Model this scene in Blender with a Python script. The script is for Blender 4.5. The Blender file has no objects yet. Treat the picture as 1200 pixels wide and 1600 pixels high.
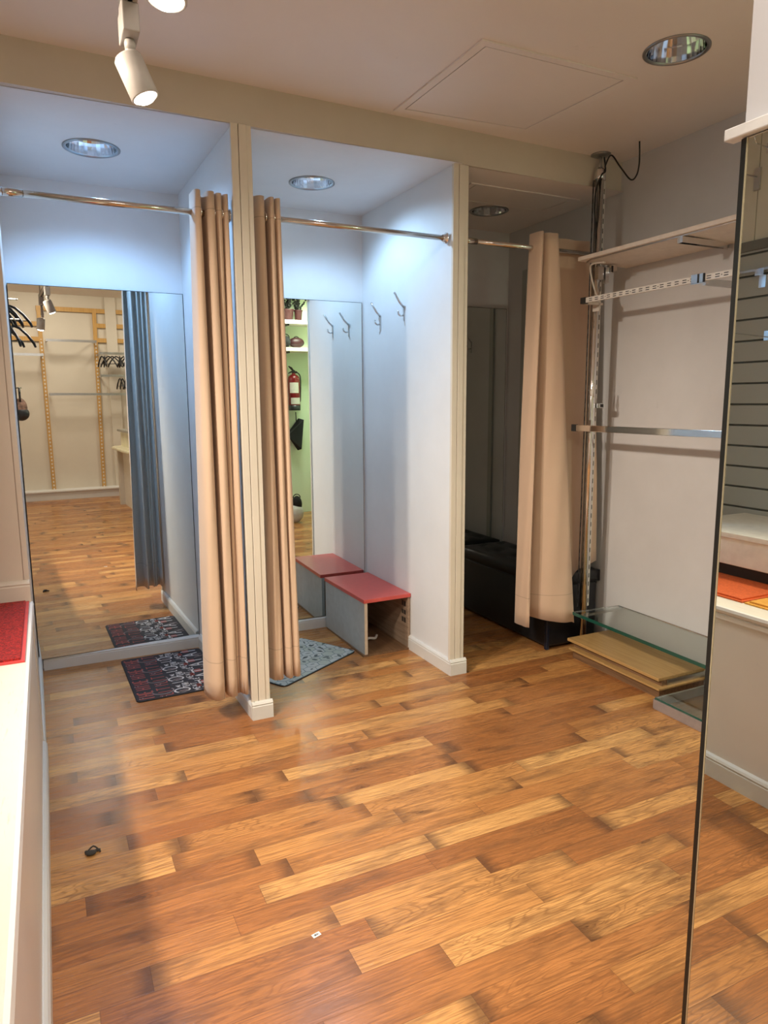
import bpy, bmesh, math, random
from mathutils import Vector, Matrix
random.seed(7)
C = bpy.context.scene.collection
PI = math.pi
S = bpy.context.scene

# ---------------------------------------------------------------- materials
class G:
    """small node graph helper"""
    def __init__(s, name):
        s.m = bpy.data.materials.new(name); s.m.use_nodes = True
        s.t = s.m.node_tree; s.b = s.t.nodes['Principled BSDF']
    def n(s, typ, **kw):
        nd = s.t.nodes.new(typ)
        for k, v in kw.items(): setattr(nd, k, v)
        return nd
    def put(s, sock, v):
        if isinstance(v, bpy.types.NodeSocket): s.t.links.new(v, sock)
        elif isinstance(v, (tuple, list)) and len(v) == 3 and sock.type == 'RGBA': sock.default_value = (*v, 1)
        else: sock.default_value = v
    def math(s, op, a, b=0.0, c=0.0, clamp=False):
        nd = s.n('ShaderNodeMath', operation=op, use_clamp=clamp)
        for i, v in enumerate((a, b, c)): s.put(nd.inputs[i], v)
        return nd.outputs[0]
    def xyz(s, x=0.0, y=0.0, z=0.0):
        nd = s.n('ShaderNodeCombineXYZ')
        for i, v in enumerate((x, y, z)): s.put(nd.inputs[i], v)
        return nd.outputs[0]
    def sep(s, v):
        nd = s.n('ShaderNodeSeparateXYZ'); s.put(nd.inputs[0], v); return nd.outputs
    def noise(s, vec, scale=5, detail=2, rough=.5, dist=0):
        nd = s.n('ShaderNodeTexNoise'); s.put(nd.inputs['Vector'], vec)
        nd.inputs['Scale'].default_value = scale; nd.inputs['Detail'].default_value = detail
        nd.inputs['Roughness'].default_value = rough; nd.inputs['Distortion'].default_value = dist
        return nd.outputs['Fac']
    def white(s, vec):
        nd = s.n('ShaderNodeTexWhiteNoise', noise_dimensions='3D'); s.put(nd.inputs['Vector'], vec); return nd.outputs
    def ramp(s, f, stops):
        nd = s.n('ShaderNodeValToRGB'); s.put(nd.inputs[0], f); e = nd.color_ramp.elements
        while len(e) < len(stops): e.new(.5)
        for el, (p, c) in zip(e, stops): el.position = p; el.color = (*c, 1)
        return nd.outputs[0]
    def mix(s, f, a, b, mode='MIX'):
        nd = s.n('ShaderNodeMix', data_type='RGBA', blend_type=mode)
        s.put(nd.inputs[0], f); s.put(nd.inputs[6], a); s.put(nd.inputs[7], b); return nd.outputs[2]
    def mapr(s, f, a, b, c=0.0, d=1.0):
        nd = s.n('ShaderNodeMapRange'); nd.clamp = True
        for i, v in enumerate((f, a, b, c, d)): s.put(nd.inputs[i], v)
        return nd.outputs[0]
    def bump(s, h, strength=.1, dist=.01):
        nd = s.n('ShaderNodeBump'); nd.inputs['Strength'].default_value = strength; nd.inputs['Distance'].default_value = dist
        s.put(nd.inputs['Height'], h); s.t.links.new(nd.outputs[0], s.b.inputs['Normal'])
    def pos(s): return s.n('ShaderNodeNewGeometry').outputs['Position']
    def obj(s): return s.n('ShaderNodeTexCoord').outputs['Object']
    def set(s, col=None, rough=None, metal=None, **kw):
        if col is not None: s.put(s.b.inputs['Base Color'], col)
        if rough is not None: s.put(s.b.inputs['Roughness'], rough)
        if metal is not None: s.put(s.b.inputs['Metallic'], metal)
        for k, v in kw.items(): s.put(s.b.inputs[k.replace('_', ' ')], v)
        return s.m

def plain(name, col, rough=.5, metal=0.0, var=.06, scale=30, bump=0.0, **kw):
    g = G(name); f = g.noise(g.obj(), scale, 3)
    lo = tuple(c * (1 - var) for c in col); hi = tuple(min(1, c * (1 + var)) for c in col)
    if bump: g.bump(f, bump, .004)
    return g.set(g.ramp(f, [(.3, lo), (.7, hi)]), rough, metal, **kw)

def wall_mat(name, col, rough=.55, dirt=.12, low=0.0):
    g = G(name); p = g.pos()
    f = g.noise(p, 1.7, 5, .6); f2 = g.noise(p, 60, 2)
    st = g.noise(p, 6, 6, .75)
    c = g.mix(g.mapr(f, .35, .75), col, tuple(v * (1 - dirt) for v in col))
    c = g.mix(g.math('MULTIPLY', g.mapr(st, .66, .74), .35), c, tuple(v * .72 for v in col))
    g.bump(f2, .08, .003)
    return g.set(c, rough)

def floor_mat():
    g = G('laminate_floor'); x, y, z = g.sep(g.pos()); w = .0882
    v = g.math('DIVIDE', g.math('SUBTRACT', y, 1.197), w); r = g.math('FLOOR', v); fy = g.math('FRACT', v)
    wr = g.white(g.xyz(r, 3.1, 1.7)); rv, rc = wr[0], wr[1]; r2 = g.sep(rc)[1]
    L = g.math('MULTIPLY_ADD', rv, .34, .5)
    u = g.math('DIVIDE', g.math('MULTIPLY_ADD', r2, 9.0, x), L); i = g.math('FLOOR', u); fu = g.math('FRACT', u)
    idc = g.white(g.xyz(r, i, .5))[1]; a, b, c = g.sep(idc)
    base = g.ramp(a, [(0, (.36, .135, .042)), (.25, (.44, .175, .055)), (.5, (.50, .215, .066)), (.75, (.60, .285, .092)), (1, (.72, .385, .135))])
    ox = g.math('MULTIPLY', b, 37.0); oy = g.math('MULTIPLY', c, 23.0)
    # fine pores
    f1 = g.noise(g.xyz(g.math('MULTIPLY_ADD', x, 7, ox), g.math('MULTIPLY_ADD', y, 210, oy), b), 1, 3, .65)
    base = g.mix(g.mapr(f1, .40, .64, 0, .62), base, (.16, .062, .022))
    # cathedral figure
    n2 = g.noise(g.xyz(g.math('MULTIPLY_ADD', x, 2.6, ox), g.math('MULTIPLY_ADD', y, 15, oy), c), 1, 2, .5, .6)
    rings = g.math('FRACT', g.math('MULTIPLY', n2, 13.0)); ring = g.mapr(g.math('ABSOLUTE', g.math('SUBTRACT', rings, .5)), .28, .5, 0, .50)
    base = g.mix(g.math('MULTIPLY', ring, g.mapr(b, .1, .6)), base, (.17, .066, .024))
    # smoky patches and darker ends printed on the boards
    n3 = g.noise(g.xyz(g.math('MULTIPLY_ADD', x, 3.2, oy), g.math('MULTIPLY_ADD', y, 11, ox), a), 1, 4, .65)
    base = g.mix(g.mapr(n3, .50, .70, 0, .60), base, (.13, .06, .028))
    e = g.math('MULTIPLY', g.math('MINIMUM', fu, g.math('SUBTRACT', 1.0, fu)), L)
    en = g.math('MULTIPLY_ADD', n3, -.07, .075)
    ed = g.math('MULTIPLY', g.mapr(g.math('SUBTRACT', e, en), -.03, .012, .70, 0), g.mapr(c, .35, .75))
    base = g.mix(ed, base, (.09, .042, .022))
    # knots
    vo = g.n('ShaderNodeTexVoronoi', voronoi_dimensions='2D'); g.put(vo.inputs['Vector'], g.xyz(g.math('MULTIPLY_ADD', x, 2.2, ox), g.math('MULTIPLY_ADD', y, 7.5, oy), 0.0)); vo.inputs['Scale'].default_value = 1
    kn = g.noise(g.xyz(g.math('MULTIPLY_ADD', x, 14, ox), g.math('MULTIPLY_ADD', y, 60, oy), a), 1, 3, .6)
    kd = g.math('MULTIPLY_ADD', g.math('SUBTRACT', kn, .5), .30, vo.outputs['Distance']); kr = g.sep(vo.outputs['Color'])[0]; kw = g.math('FRACT', g.math('MULTIPLY_ADD', n2, 3.0, g.math('MULTIPLY', kd, 16)))
    k = g.math('MULTIPLY', g.mapr(kd, .02, .17, .95, 0), g.math('MULTIPLY', g.mapr(kw, .2, .9, .5, 1), g.mapr(kr, .50, .56)))
    base = g.mix(g.math('MULTIPLY', k, g.mapr(c, .2, .5)), base, (.09, .036, .016))
    # seams
    s1 = g.mapr(g.math('MULTIPLY', g.math('MINIMUM', fy, g.math('SUBTRACT', 1.0, fy)), w), .0, .0016, .55, 0)
    s2 = g.mapr(e, .0, .0014, .65, 0)
    base = g.mix(g.math('MAXIMUM', s1, s2), base, (.07, .03, .014))
    g.bump(g.math('SUBTRACT', f1, g.math('MAXIMUM', s1, s2)), .10, .002)
    return g.set(base, g.math('MULTIPLY_ADD', f1, .16, .20), 0, Specular_IOR_Level=.27)

def wood(name, c1, c2, axis=1, rough=.4):
    g = G(name); p = g.sep(g.obj()); s = [60, 60, 60]; s[axis] = 3
    f = g.noise(g.xyz(*[g.math('MULTIPLY', p[k], s[k]) for k in range(3)]), 1, 4, .6, .5)
    return g.set(g.ramp(f, [(.3, c1), (.7, c2)]), rough)

def fabric(name, col, seams=(), rough=.85):
    g = G(name); o = g.obj(); f = g.noise(o, 6, 4, .6); w = g.noise(o, 900, 1)
    c = g.mix(f, tuple(v * .93 for v in col), tuple(v * 1.05 for v in col))
    z = g.sep(o)[2]
    for h in seams:
        c = g.mix(g.mapr(g.math('ABSOLUTE', g.math('SUBTRACT', z, h)), .0012, .003, .5, 0), c, tuple(v * .5 for v in col))
    g.bump(w, .15, .001)
    return g.set(c, rough, 0, Sheen_Weight=.25)

def metal(name, col=(.8, .8, .8), rough=.12): return plain(name, col, rough, 1.0, .04, 12)
def emit(name, col, strength):
    g = G(name); return g.set((.9, .9, .9), .4, 0, Emission_Color=col, Emission_Strength=strength)
def glassy(name, tint, a=.35, rough=.02):
    g = G(name); g.b.inputs['Transmission Weight'].default_value = 1; return g.set(tint, rough, 0, IOR=1.5)

M = {}
M['floor'] = floor_mat()
M['wall'] = wall_mat('painted_wall', (.64, .63, .635))
M['cub'] = wall_mat('painted_cubicle', (.76, .765, .77), dirt=.1)
M['ceil'] = wall_mat('painted_ceiling', (.86, .80, .76), dirt=.05)
M['beam'] = wall_mat('painted_beam', (.64, .58, .49), dirt=.14)
M['trim'] = wall_mat('painted_trim', (.72, .66, .56), .45, .12)
M['base'] = wall_mat('painted_skirting', (.70, .69, .66), .4, .15)
M['shop'] = wall_mat('shop_wall', (.72, .65, .54), .6, .08)
M['green'] = wall_mat('green_wall', (.70, .80, .60), .6, .05)  # green tint of the corner's light mixed into the wall colour
M['slat'] = wall_mat('slat_panel', (.40, .41, .39), .5, .05)
M['groove'] = plain('slat_groove', (.16, .165, .155), .7)
M['olive'] = wall_mat('upper_panel', (.66, .63, .52), .5, .05)
M['pink'] = wall_mat('pilaster_paint', (.70, .61, .53), .5, .12)
M['plat'] = wall_mat('platform_front', (.78, .745, .71), .35, .1)
g = G('worn_white_paint'); p = g.pos(); f = g.noise(p, 9, 6, .7); x_, y_, z_ = g.sep(p)
f2 = g.noise(g.xyz(g.math('MULTIPLY', x_, 90), g.math('MULTIPLY', y_, 8), 0.0), 1, 4, .7)
M['worn'] = g.set(g.mix(g.mapr(f2, .58, .74, 0, .7), g.mix(f, (.72, .69, .60), (.66, .61, .51)), (.42, .36, .28)), .45)
M['mirror'] = G('mirror_glass').set((.86, .90, .88), .004, 1.0)
M['mirror_big'] = G('mirror_glass_grey').set((.70, .71, .66), .004, 1.0)
M['edge'] = plain('mirror_edge_dark', (.006, .007, .006), .4)
M['gold'] = plain('mirror_edge_pale', (.58, .52, .36), .25, .6)
M['chrome'] = metal('chrome', (.80, .80, .80), .10)
M['chrome_rod'] = metal('curtain_rod_metal', (.60, .57, .53), .14)
M['steel'] = metal('brushed_steel', (.62, .62, .62), .3)
M['reflector'] = metal('lamp_reflector', (.88, .88, .90), .08)
M['rim'] = metal('lamp_rim', (.34, .35, .36), .3)
M['dark'] = plain('dark_slot', (.02, .02, .02), .6)
M['black'] = plain('black_plastic', (.015, .015, .017), .4)
M['blackfab'] = plain('black_fabric', (.012, .012, .013), .9)
M['white'] = plain('white_plastic', (.78, .77, .74), .4)
M['spot'] = plain('spot_enamel', (.42, .38, .345), .45)
M['lampon'] = emit('lamp_lens', (1, .93, .80), 14)
M['tubeon'] = emit('lamp_tube', (.62, .84, 1), 40)
M['led'] = emit('led_panel', (1, .93, .84), 3)  # glowing face of the added fill panels
M['greenled'] = emit('green_lamp', (.80, 1, .72), 3)
M['curtain'] = fabric('beige_curtain', (.62, .45, .32), (2.232, .30))
M['curtain3'] = fabric('beige_curtain_long', (.60, .43, .31), (.36,))
M['curtain_lining'] = fabric('pale_curtain_back', (.60, .56, .52), (.30,))
M['stone'] = plain('bench_red_laminate', (.62, .095, .08), .32, var=.04)
M['benchside'] = plain('bench_grey_board', (.46, .50, .52), .5)
M['benchwood'] = wood('bench_raw_wood', (.13, .07, .035), (.26, .15, .08))  # darkened to serve also as shade in the board stack
M['benchin'] = wood('bench_inner_board', (.22, .15, .10), (.38, .28, .20), 1, .7)
M['edgewood'] = plain('pale_edge', (.66, .55, .44), .5)
M['ott'] = plain('black_leatherette', (.010, .011, .014), .38, bump=.1)
M['ottblue'] = plain('navy_leatherette', (.008, .014, .032), .4)
M['oak'] = wood('oak_board', (.42, .245, .085), (.55, .345, .14), 1)
M['pine'] = wood('pine_strip', (.52, .29, .08), (.66, .40, .14), 2)
M['glass'] = glassy('shelf_glass', (.86, .95, .92))
M['glassedge'] = plain('glass_edge_green', (.010, .085, .062), .1, Coat_Weight=.6)
M['laminate'] = plain('white_shelf_laminate', (.72, .64, .56), .4)
M['cord'] = plain('black_cord', (.01, .01, .01), .5)
M['wcord'] = plain('white_cord', (.66, .62, .56), .5)
M['standard'] = plain('white_slotted_steel', (.72, .68, .63), .35)
M['matdark'] = plain('mat_dark', (.030, .027, .032), .85)
M['matw'] = plain('mat_pale_print', (.58, .54, .53), .85)
M['matr'] = plain('mat_red_print', (.36, .085, .07), .85)
M['matg'] = plain('mat_grey_print', (.27, .20, .20), .85)
M['hexbase'] = plain('mat_grey_line', (.13, .17, .19), .8)
M['hexa'] = plain('mat_hex_pale', (.46, .48, .47), .8)
M['hexb'] = plain('mat_hex_green', (.40, .43, .39), .8)
M['hexl'] = plain('mat_leaf', (.12, .14, .14), .8)
M['rubber'] = plain('mat_rubber', (.012, .012, .013), .7)
g = G('red_loop_mat'); f = g.noise(g.obj(), 110, 4, .8, 1.0); g.bump(f, 1.0, .02)
M['redmat'] = g.set(g.ramp(f, [(.38, (.22, .004, .004)), (.56, (.85, .035, .025))]), .7)
M['redtrim'] = plain('red_vinyl', (.62, .055, .05), .45)
M['orange'] = plain('orange_mat', (.62, .11, .02), .7, var=.2, bump=.4, scale=120)
M['yellow'] = plain('yellow_mat', (.70, .34, .05), .7, var=.15, bump=.4, scale=120)
M['boxwhite'] = plain('white_box_board', (.80, .77, .68), .4)
M['countertop'] = plain('grey_counter_top', (.30, .29, .25), .3)
M['marble'] = plain('pale_marble', (.80, .74, .50), .3, var=.1, scale=6)
M['hanger'] = plain('navy_plastic_hanger', (.012, .022, .04), .3)
M['bagp'] = plain('patterned_cloth', (.18, .10, .07), .8, var=.8, scale=25)
M['extred'] = plain('extinguisher_red', (.17, .008, .010), .3)
M['label'] = plain('paper_label', (.62, .58, .52), .6)
M['pot'] = plain('dark_red_pot', (.045, .006, .008), .5)
M['leaf'] = plain('dark_leaf', (.012, .012, .008), .6)
M['redbag'] = plain('dark_red_bag', (.04, .006, .009), .5)
M['tote'] = plain('white_tote', (.62, .62, .58), .7)
M['lint'] = plain('grey_lint', (.05, .045, .04), .95)

# ---------------------------------------------------------------- mesh helper
class B:
    def __init__(s, mats=('wall',)):
        s.bm = bmesh.new(); s.mats = [mats] if isinstance(mats, str) else list(mats); s.k = 0
    def m(s, name):
        if name not in s.mats: s.mats.append(name)
        s.k = s.mats.index(name); return s
    def face(s, vs, smooth=False):
        try: f = s.bm.faces.new(vs)
        except ValueError: return None
        f.material_index = s.k; f.smooth = smooth; return f
    def v(s, *p): return s.bm.verts.new(p if len(p) == 3 else p[0])
    def hexa(s, pts):
        v = [s.v(p) for p in pts]
        for q in ((3, 2, 1, 0), (4, 5, 6, 7), (0, 1, 5, 4), (1, 2, 6, 5), (2, 3, 7, 6), (3, 0, 4, 7)): s.face([v[i] for i in q])
        return s
    def box(s, x0, y0, z0, x1, y1, z1):
        return s.hexa([(x0, y0, z0), (x1, y0, z0), (x1, y1, z0), (x0, y1, z0), (x0, y0, z1), (x1, y0, z1), (x1, y1, z1), (x0, y1, z1)])
    def prism(s, poly, z0, z1):
        a = [s.v(x, y, z0) for x, y in poly]; b = [s.v(x, y, z1) for x, y in poly]; n = len(poly)
        s.face(a[::-1]); s.face(b)
        for i in range(n): s.face([a[i], a[(i + 1) % n], b[(i + 1) % n], b[i]])
        return s
    def sweep(s, prof, p0, p1, out):
        """profile [(depth, z)] extruded from p0 to p1 (xy), depth along 'out' (xy)"""
        A = [s.v(p0[0] + out[0] * d, p0[1] + out[1] * d, z) for d, z in prof]
        Bv = [s.v(p1[0] + out[0] * d, p1[1] + out[1] * d, z) for d, z in prof]; n = len(prof)
        for i in range(n): s.face([A[i], Bv[i], Bv[(i + 1) % n], A[(i + 1) % n]])
        s.face(A[::-1]); s.face(Bv)
        return s
    def tube(s, pts, r, seg=10, cap=True, smooth=True):
        pts = [Vector(p) for p in pts]; rings = []; n = len(pts); prev = None
        for i, p in enumerate(pts):
            t = (pts[min(i + 1, n - 1)] - pts[max(i - 1, 0)]).normalized()
            if prev is None:
                up = Vector((0, 0, 1)) if abs(t.z) < .9 else Vector((1, 0, 0)); a = t.cross(up).normalized()
            else:
                a = (prev - t * prev.dot(t)).normalized()
            prev = a; b = t.cross(a); rr = r[i] if isinstance(r, (list, tuple)) else r
            rings.append([s.v(p + a * (rr * math.cos(2 * PI * k / seg)) + b * (rr * math.sin(2 * PI * k / seg))) for k in range(seg)])
        for i in range(n - 1):
            for k in range(seg): s.face([rings[i][k], rings[i][(k + 1) % seg], rings[i + 1][(k + 1) % seg], rings[i + 1][k]], smooth)
        if cap: s.face(rings[0][::-1]); s.face(rings[-1])
        return s
    def lathe(s, prof, c=(0, 0, 0), seg=24, axis=(0, 0, 1), smooth=True, caps=False):
        q = Vector((0, 0, 1)).rotation_difference(Vector(axis)); rings = []
        for r, z in prof:
            rings.append([s.v(Vector(c) + q @ Vector((r * math.cos(2 * PI * k / seg), r * math.sin(2 * PI * k / seg), z))) for k in range(seg)])
        for i in range(len(rings) - 1):
            for k in range(seg): s.face([rings[i][k], rings[i][(k + 1) % seg], rings[i + 1][(k + 1) % seg], rings[i + 1][k]], smooth)
        if caps: s.face(rings[0][::-1]); s.face(rings[-1])
        return s
    def ico(s, c, r, sub=1, sc=(1, 1, 1)):
        res = bmesh.ops.create_icosphere(s.bm, subdivisions=sub, radius=r)
        for v in res['verts']: v.co = Vector((v.co.x * sc[0], v.co.y * sc[1], v.co.z * sc[2])) + Vector(c)
        fs = {f for v in res['verts'] for f in v.link_faces}
        for f in fs: f.material_index = s.k; f.smooth = True
        return s
    def done(s, name, parent=None, origin=None, bevel=0, fix=True, solid=0):
        if fix: bmesh.ops.recalc_face_normals(s.bm, faces=s.bm.faces[:])
        if parent is not None: off = Vector(parent['_o'])
        elif origin is not None: off = Vector(origin)
        else: off = Vector((0, 0, 0))
        for v in s.bm.verts: v.co -= off
        me = bpy.data.meshes.new(name); s.bm.to_mesh(me); s.bm.free()
        for k in s.mats: me.materials.append(M[k])
        o = bpy.data.objects.new(name, me); C.objects.link(o)
        if parent is not None: o.parent = parent
        else: o.location = off
        o['_o'] = tuple(off)
        if solid:
            md = o.modifiers.new('thick', 'SOLIDIFY'); md.thickness = solid; md.offset = 0
        if bevel:
            md = o.modifiers.new('bevel', 'BEVEL'); md.width = bevel; md.segments = 2; md.limit_method = 'ANGLE'; md.angle_limit = .7
        return o

def tag(o, label, cat, group=None):
    o['label'] = label; o['category'] = cat
    if group: o['group'] = group
    return o
def thing(name, loc, label, cat, group=None):
    o = bpy.data.objects.new(name, None); C.objects.link(o); o.location = loc; o.empty_display_size = .1
    o['_o'] = tuple(loc); return tag(o, label, cat, group)
def st(o): o['kind'] = 'structure'; return o
def dup(root, loc, rotz=None, label=None, group=None):
    r = root.copy(); C.objects.link(r); r.location = loc
    if rotz is not None: r.rotation_euler = (0, 0, rotz)
    if label: r['label'] = label
    if group: r['group'] = group
    for ch in list(root.children):
        c = ch.copy(); C.objects.link(c); c.parent = r
        for gc in ch.children:
            d = gc.copy(); C.objects.link(d); d.parent = c
    return r
def arc(c, r, a0, a1, n, plane):
    """points of an arc; plane = (u, v) unit vectors"""
    u, v = Vector(plane[0]), Vector(plane[1]); c = Vector(c)
    return [c + u * (r * math.cos(a0 + (a1 - a0) * i / n)) + v * (r * math.sin(a0 + (a1 - a0) * i / n)) for i in range(n + 1)]
def spline(pts, n=6):
    out = []; P = [Vector(p) for p in pts]; P = [P[0]] + P + [P[-1]]
    for i in range(1, len(P) - 2):
        for k in range(n):
            t = k / n; a, b, c, d = P[i - 1], P[i], P[i + 1], P[i + 2]
            out.append(.5 * ((2 * b) + (c - a) * t + (2 * a - 5 * b + 4 * c - d) * t * t + (3 * b - a - 3 * c + d) * t ** 3))
    out.append(P[-2]); return out

# ---------------------------------------------------------------- dimensions
ZC = 2.73          # shop ceiling by the cubicles
ZB = 2.572         # underside of the beam / cubicle ceilings
XR = 2.945         # right wall
XA = -1.0          # slat wall of the alcove
XP = -.104         # front of the display platform
YB = 4.14          # back wall of the cubicles
def yf(x): return 3.03 + .035 * (x - .766)

# ---------------------------------------------------------------- setting
b = B('floor'); b.box(-1.4, -4.3, -.1, 5.0, 4.4, 0); st(b.done('floor'))

def holed(name, x0, y0, x1, y1, z, holes, mat, up=.12):
    """ceiling slab with round openings"""
    bm = bmesh.new(); e = []
    def loop(pts):
        vs = [bm.verts.new((x, y, z)) for x, y in pts]
        for i in range(len(vs)): e.append(bm.edges.new((vs[i], vs[(i + 1) % len(vs)])))
    loop([(x0, y0), (x1, y0), (x1, y1), (x0, y1)])
    for hx, hy, r in holes: loop([(hx + r * math.cos(2 * PI * k / 40), hy + r * math.sin(2 * PI * k / 40)) for k in range(40)])
    bmesh.ops.triangle_fill(bm, use_beauty=True, use_dissolve=False, edges=e)
    bad = [f for f in bm.faces if any((f.calc_center_median().xy - Vector((hx, hy))).length < r * .98 for hx, hy, r in holes)]
    if bad: bmesh.ops.delete(bm, geom=bad, context='FACES_ONLY')
    for f in bm.faces:
        if f.normal.z > 0: f.normal_flip()
    me = bpy.data.meshes.new(name); bm.to_mesh(me); bm.free(); me.materials.append(M[mat])
    o = bpy.data.objects.new(name, me); C.objects.link(o)
    return st(o)

DL = [(.276, 3.567, ZB, .118), (1.339, 3.637, ZB, .116), (2.488, 3.712, ZB, .114), (2.213, 2.082, ZC, .116)]
holed('ceiling', -1.4, -1.2, 3.9, 3.2, ZC, [(2.213, 2.082, .112)], 'ceil')
holed('ceiling.001', -.3, 3.033, .80, YB + .1, ZB, [(.276, 3.567, .114)], 'cub')
holed('ceiling.002', .80, 3.052, 1.895, YB + .1, ZB, [(1.339, 3.637, .112)], 'cub')
holed('ceiling.003', 1.895, 3.085, XR + .05, YB + .1, ZB, [(2.488, 3.712, .110)], 'ceil')
b = B('ceil'); b.box(-1.4, -4.4, 3.35, 5, -1.1, 3.45); b.box(-1.4, -1.2, ZC + .005, 5, -1.1, 3.35); st(b.done('ceiling.004'))
# beam over the cubicle fronts
b = B('beam'); xs = (-1.05, XR); ZB_ = ZB; ZB = ZB + .0015
b.hexa([(xs[0], yf(xs[0]), ZB), (xs[1], yf(xs[1]), ZB), (xs[1], yf(xs[1]) + .1, ZB), (xs[0], yf(xs[0]) + .1, ZB),
        (xs[0], yf(xs[0]), ZC), (xs[1], yf(xs[1]), ZC), (xs[1], yf(xs[1]) + .1, ZC), (xs[0], yf(xs[0]) + .1, ZC)])
st(b.done('trim_1')); ZB = ZB_
b = B('cub'); b.box(-.25, YB, 0, XR, YB + .12, ZB); st(b.done('wall_back'))
b = B('wall'); b.box(XR, .62, 0, XR + .1, YB + .12, ZC); st(b.done('wall_right'))
b = B('slat')   # slat wall with grooves
zs = .74
prof = [(0, .62)]
z = .70
while z < 2.14:
    prof += [(0, z), (-.012, z + .001), (-.012, z + .009), (0, z + .010)]; z += .1025
prof += [(0, 2.16), (-.05, 2.16), (-.05, .62)]
b.sweep(prof, (XA, -.9), (XA, 3.02), (1, 0))
for f in b.bm.faces:
    if min(v.co.x for v in f.verts) < XA - .005 and max(v.co.z for v in f.verts) - min(v.co.z for v in f.verts) < .012: f.material_index = 1
b.mats.append('groove'); st(b.done('wall_left'))
b = B('olive'); b.box(XA - .06, -1.1, 2.2, XA - .004, 2.412, ZC); b.box(XA - .06, 2.416, 2.2, XA - .004, 3.05, ZC); b.m('groove'); b.box(XA - .06, -1.1, 2.155, XA + .012, 3.02, 2.2); st(b.done('wall_left_upper'))
b = B('shop'); b.box(-1.35, -4.3, 0, XA - .07, 3.05, 3.4); st(b.done('wall_left_outer'))
b = B('shop'); b.box(-1.4, -3.85, 0, 5, -3.68, 3.4); b.box(1.50, -3.68, .12, 1.66, -3.64, 3.35); st(b.done('wall_front'))
b = B('shop'); b.box(4.0, -3.7, 0, 4.1, -.6, 3.4); st(b.done('wall_far_right'))
b = B('green'); b.box(2.1, -.62, 0, 4.0, -.52, ZC); st(b.done('wall_staff'))
b = B('green'); b.box(3.75, -.52, 0, 3.85, .7, ZC); b.box(XR, .62, 0, 3.85, .72, ZC); st(b.done('wall_staff_side'))
# pillar carrying the large mirror
b = B('wall'); b.box(1.078, .35, 0, 1.5, .86, ZC); st(b.done('wall_pillar'))
# cubicle left partition / end wall of the alcove
b = B('pink'); b.prism([(-1.05, 3.02), (-.122, 3.02), (-.122, 3.026), (-.119, 3.026), (-.119, 3.02), (XP + .003, 3.02), (-.128, YB), (-1.05, YB)], 0, ZB)
st(b.done('wall_alcove_end'))
bprof = [(0, 0), (.016, 0), (.016, .062), (.013, .066), (.013, .070), (.016, .072), (.011, .080), (.004, .085), (0, .085)]
def scaled(pr, dz=0, k=1): return [(d, z * k + dz) for d, z in pr]
b = B('pink'); b.sweep(scaled(bprof, .68, 1.02), (-1.0, 3.02), (XP + .003, 3.02), (0, -1)); st(b.done('baseboard_alcove'))
# partitions between the cubicles
P1 = [(.776, yf(.77)), (.846, yf(.85)), (.838, YB), (.746, YB)]
P2 = [(1.862, yf(1.85) + .012), (1.933, yf(1.94) + .012), (1.940, YB), (1.845, YB)]
for nm, P in (('wall_partition_a', P1), ('wall_partition_b', P2)):
    b = B('cub'); b.prism(P, 0, ZB); st(b.done(nm))
    # front post boards with a fine gap between them
    x0, x1 = P[0][0] - .011, P[1][0] + .006; y = P[0][1]
    b = B('trim'); xm = x0 + (x1 - x0) * .36
    b.box(x0, y - .014, .07, xm - .0012, y + .004, ZB)
    b.box(xm + .0012, y - .014, .07, x0 + (x1 - x0) * .74, y + .004, ZB)
    b.box(x0 + (x1 - x0) * .74, y - .010, .07, x1, y + .004, ZB)
    o = b.done('trim_2' if nm.endswith('a') else 'trim_3', bevel=.002); st(o)
    b = B('base'); b.sweep(bprof, (x0 - .003, y - .014), (x1 + .008, y - .014), (0, -1))
    st(b.done('baseboard_front'))
    b = B('base'); dx, dy = P[3][0] - P[0][0], P[3][1] - P[0][1]; n = math.hypot(dx, dy)
    e_ = .475 if nm.endswith('b') else .99
    b.sweep(bprof, (P[0][0], P[0][1] - .02), (P[0][0] + dx * e_, P[0][1] + dy * e_ - .03), (-dy / n, dx / n)); st(b.done('baseboard_left_side'))
    b = B('base'); dx, dy = P[2][0] - P[1][0], P[2][1] - P[1][1]; n = math.hypot(dx, dy)
    b.sweep(bprof, (P[1][0], P[1][1] - .02), (P[2][0], P[2][1] - .01), (dy / n, -dx / n)); st(b.done('baseboard_right_side'))
for i, (x0, x1, d) in enumerate(((-.105, .74, .012), (.845, 1.835, 0), (1.95, XR, 0))):
    b = B('base'); b.sweep(scaled([(q + (d if q > 0 else 0), zz) for q, zz in bprof], 0, .84), (x0, YB), (x1, YB), (0, -1)); st(b.done('baseboard_back'))
b = B('slat'); b.box(XR - .014, 3.92, .0, XR, 3.965, 2.3); st(b.done('trim_4'))
b = B('base'); b.sweep(bprof, (XR, 3.0), (XR, .64), (-1, 0)); st(b.done('baseboard_right'))

# display platform of the alcove
b = B('plat'); b.box(-1.0, -1.0, 0, XP, 3.018, .655); st(b.done('trim_5'))
b = B('plat'); b.sweep([(0, .63), (.006, .632), (.006, .648), (.002, .652), (.010, .658), (.012, .668), (.008, .678), (0, .68)], (XP, -1.0), (XP, 3.018), (1, 0)); st(b.done('trim_6'))
b = B('worn'); b.box(-1.0, -1.0, .655, -.215, 3.018, .676); b.box(-.211, -1.0, .655, XP, 3.018, .680); st(b.done('trim_7'))
b = B('base'); b.sweep(scaled(bprof, 0, 1.05), (XP, -1.0), (XP, 3.02), (1, 0)); st(b.done('baseboard_platform'))
b = B('base'); b.sweep(bprof, (-.127, YB), (-.110, 3.05), (1, 0)); st(b.done('baseboard_left'))

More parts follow.
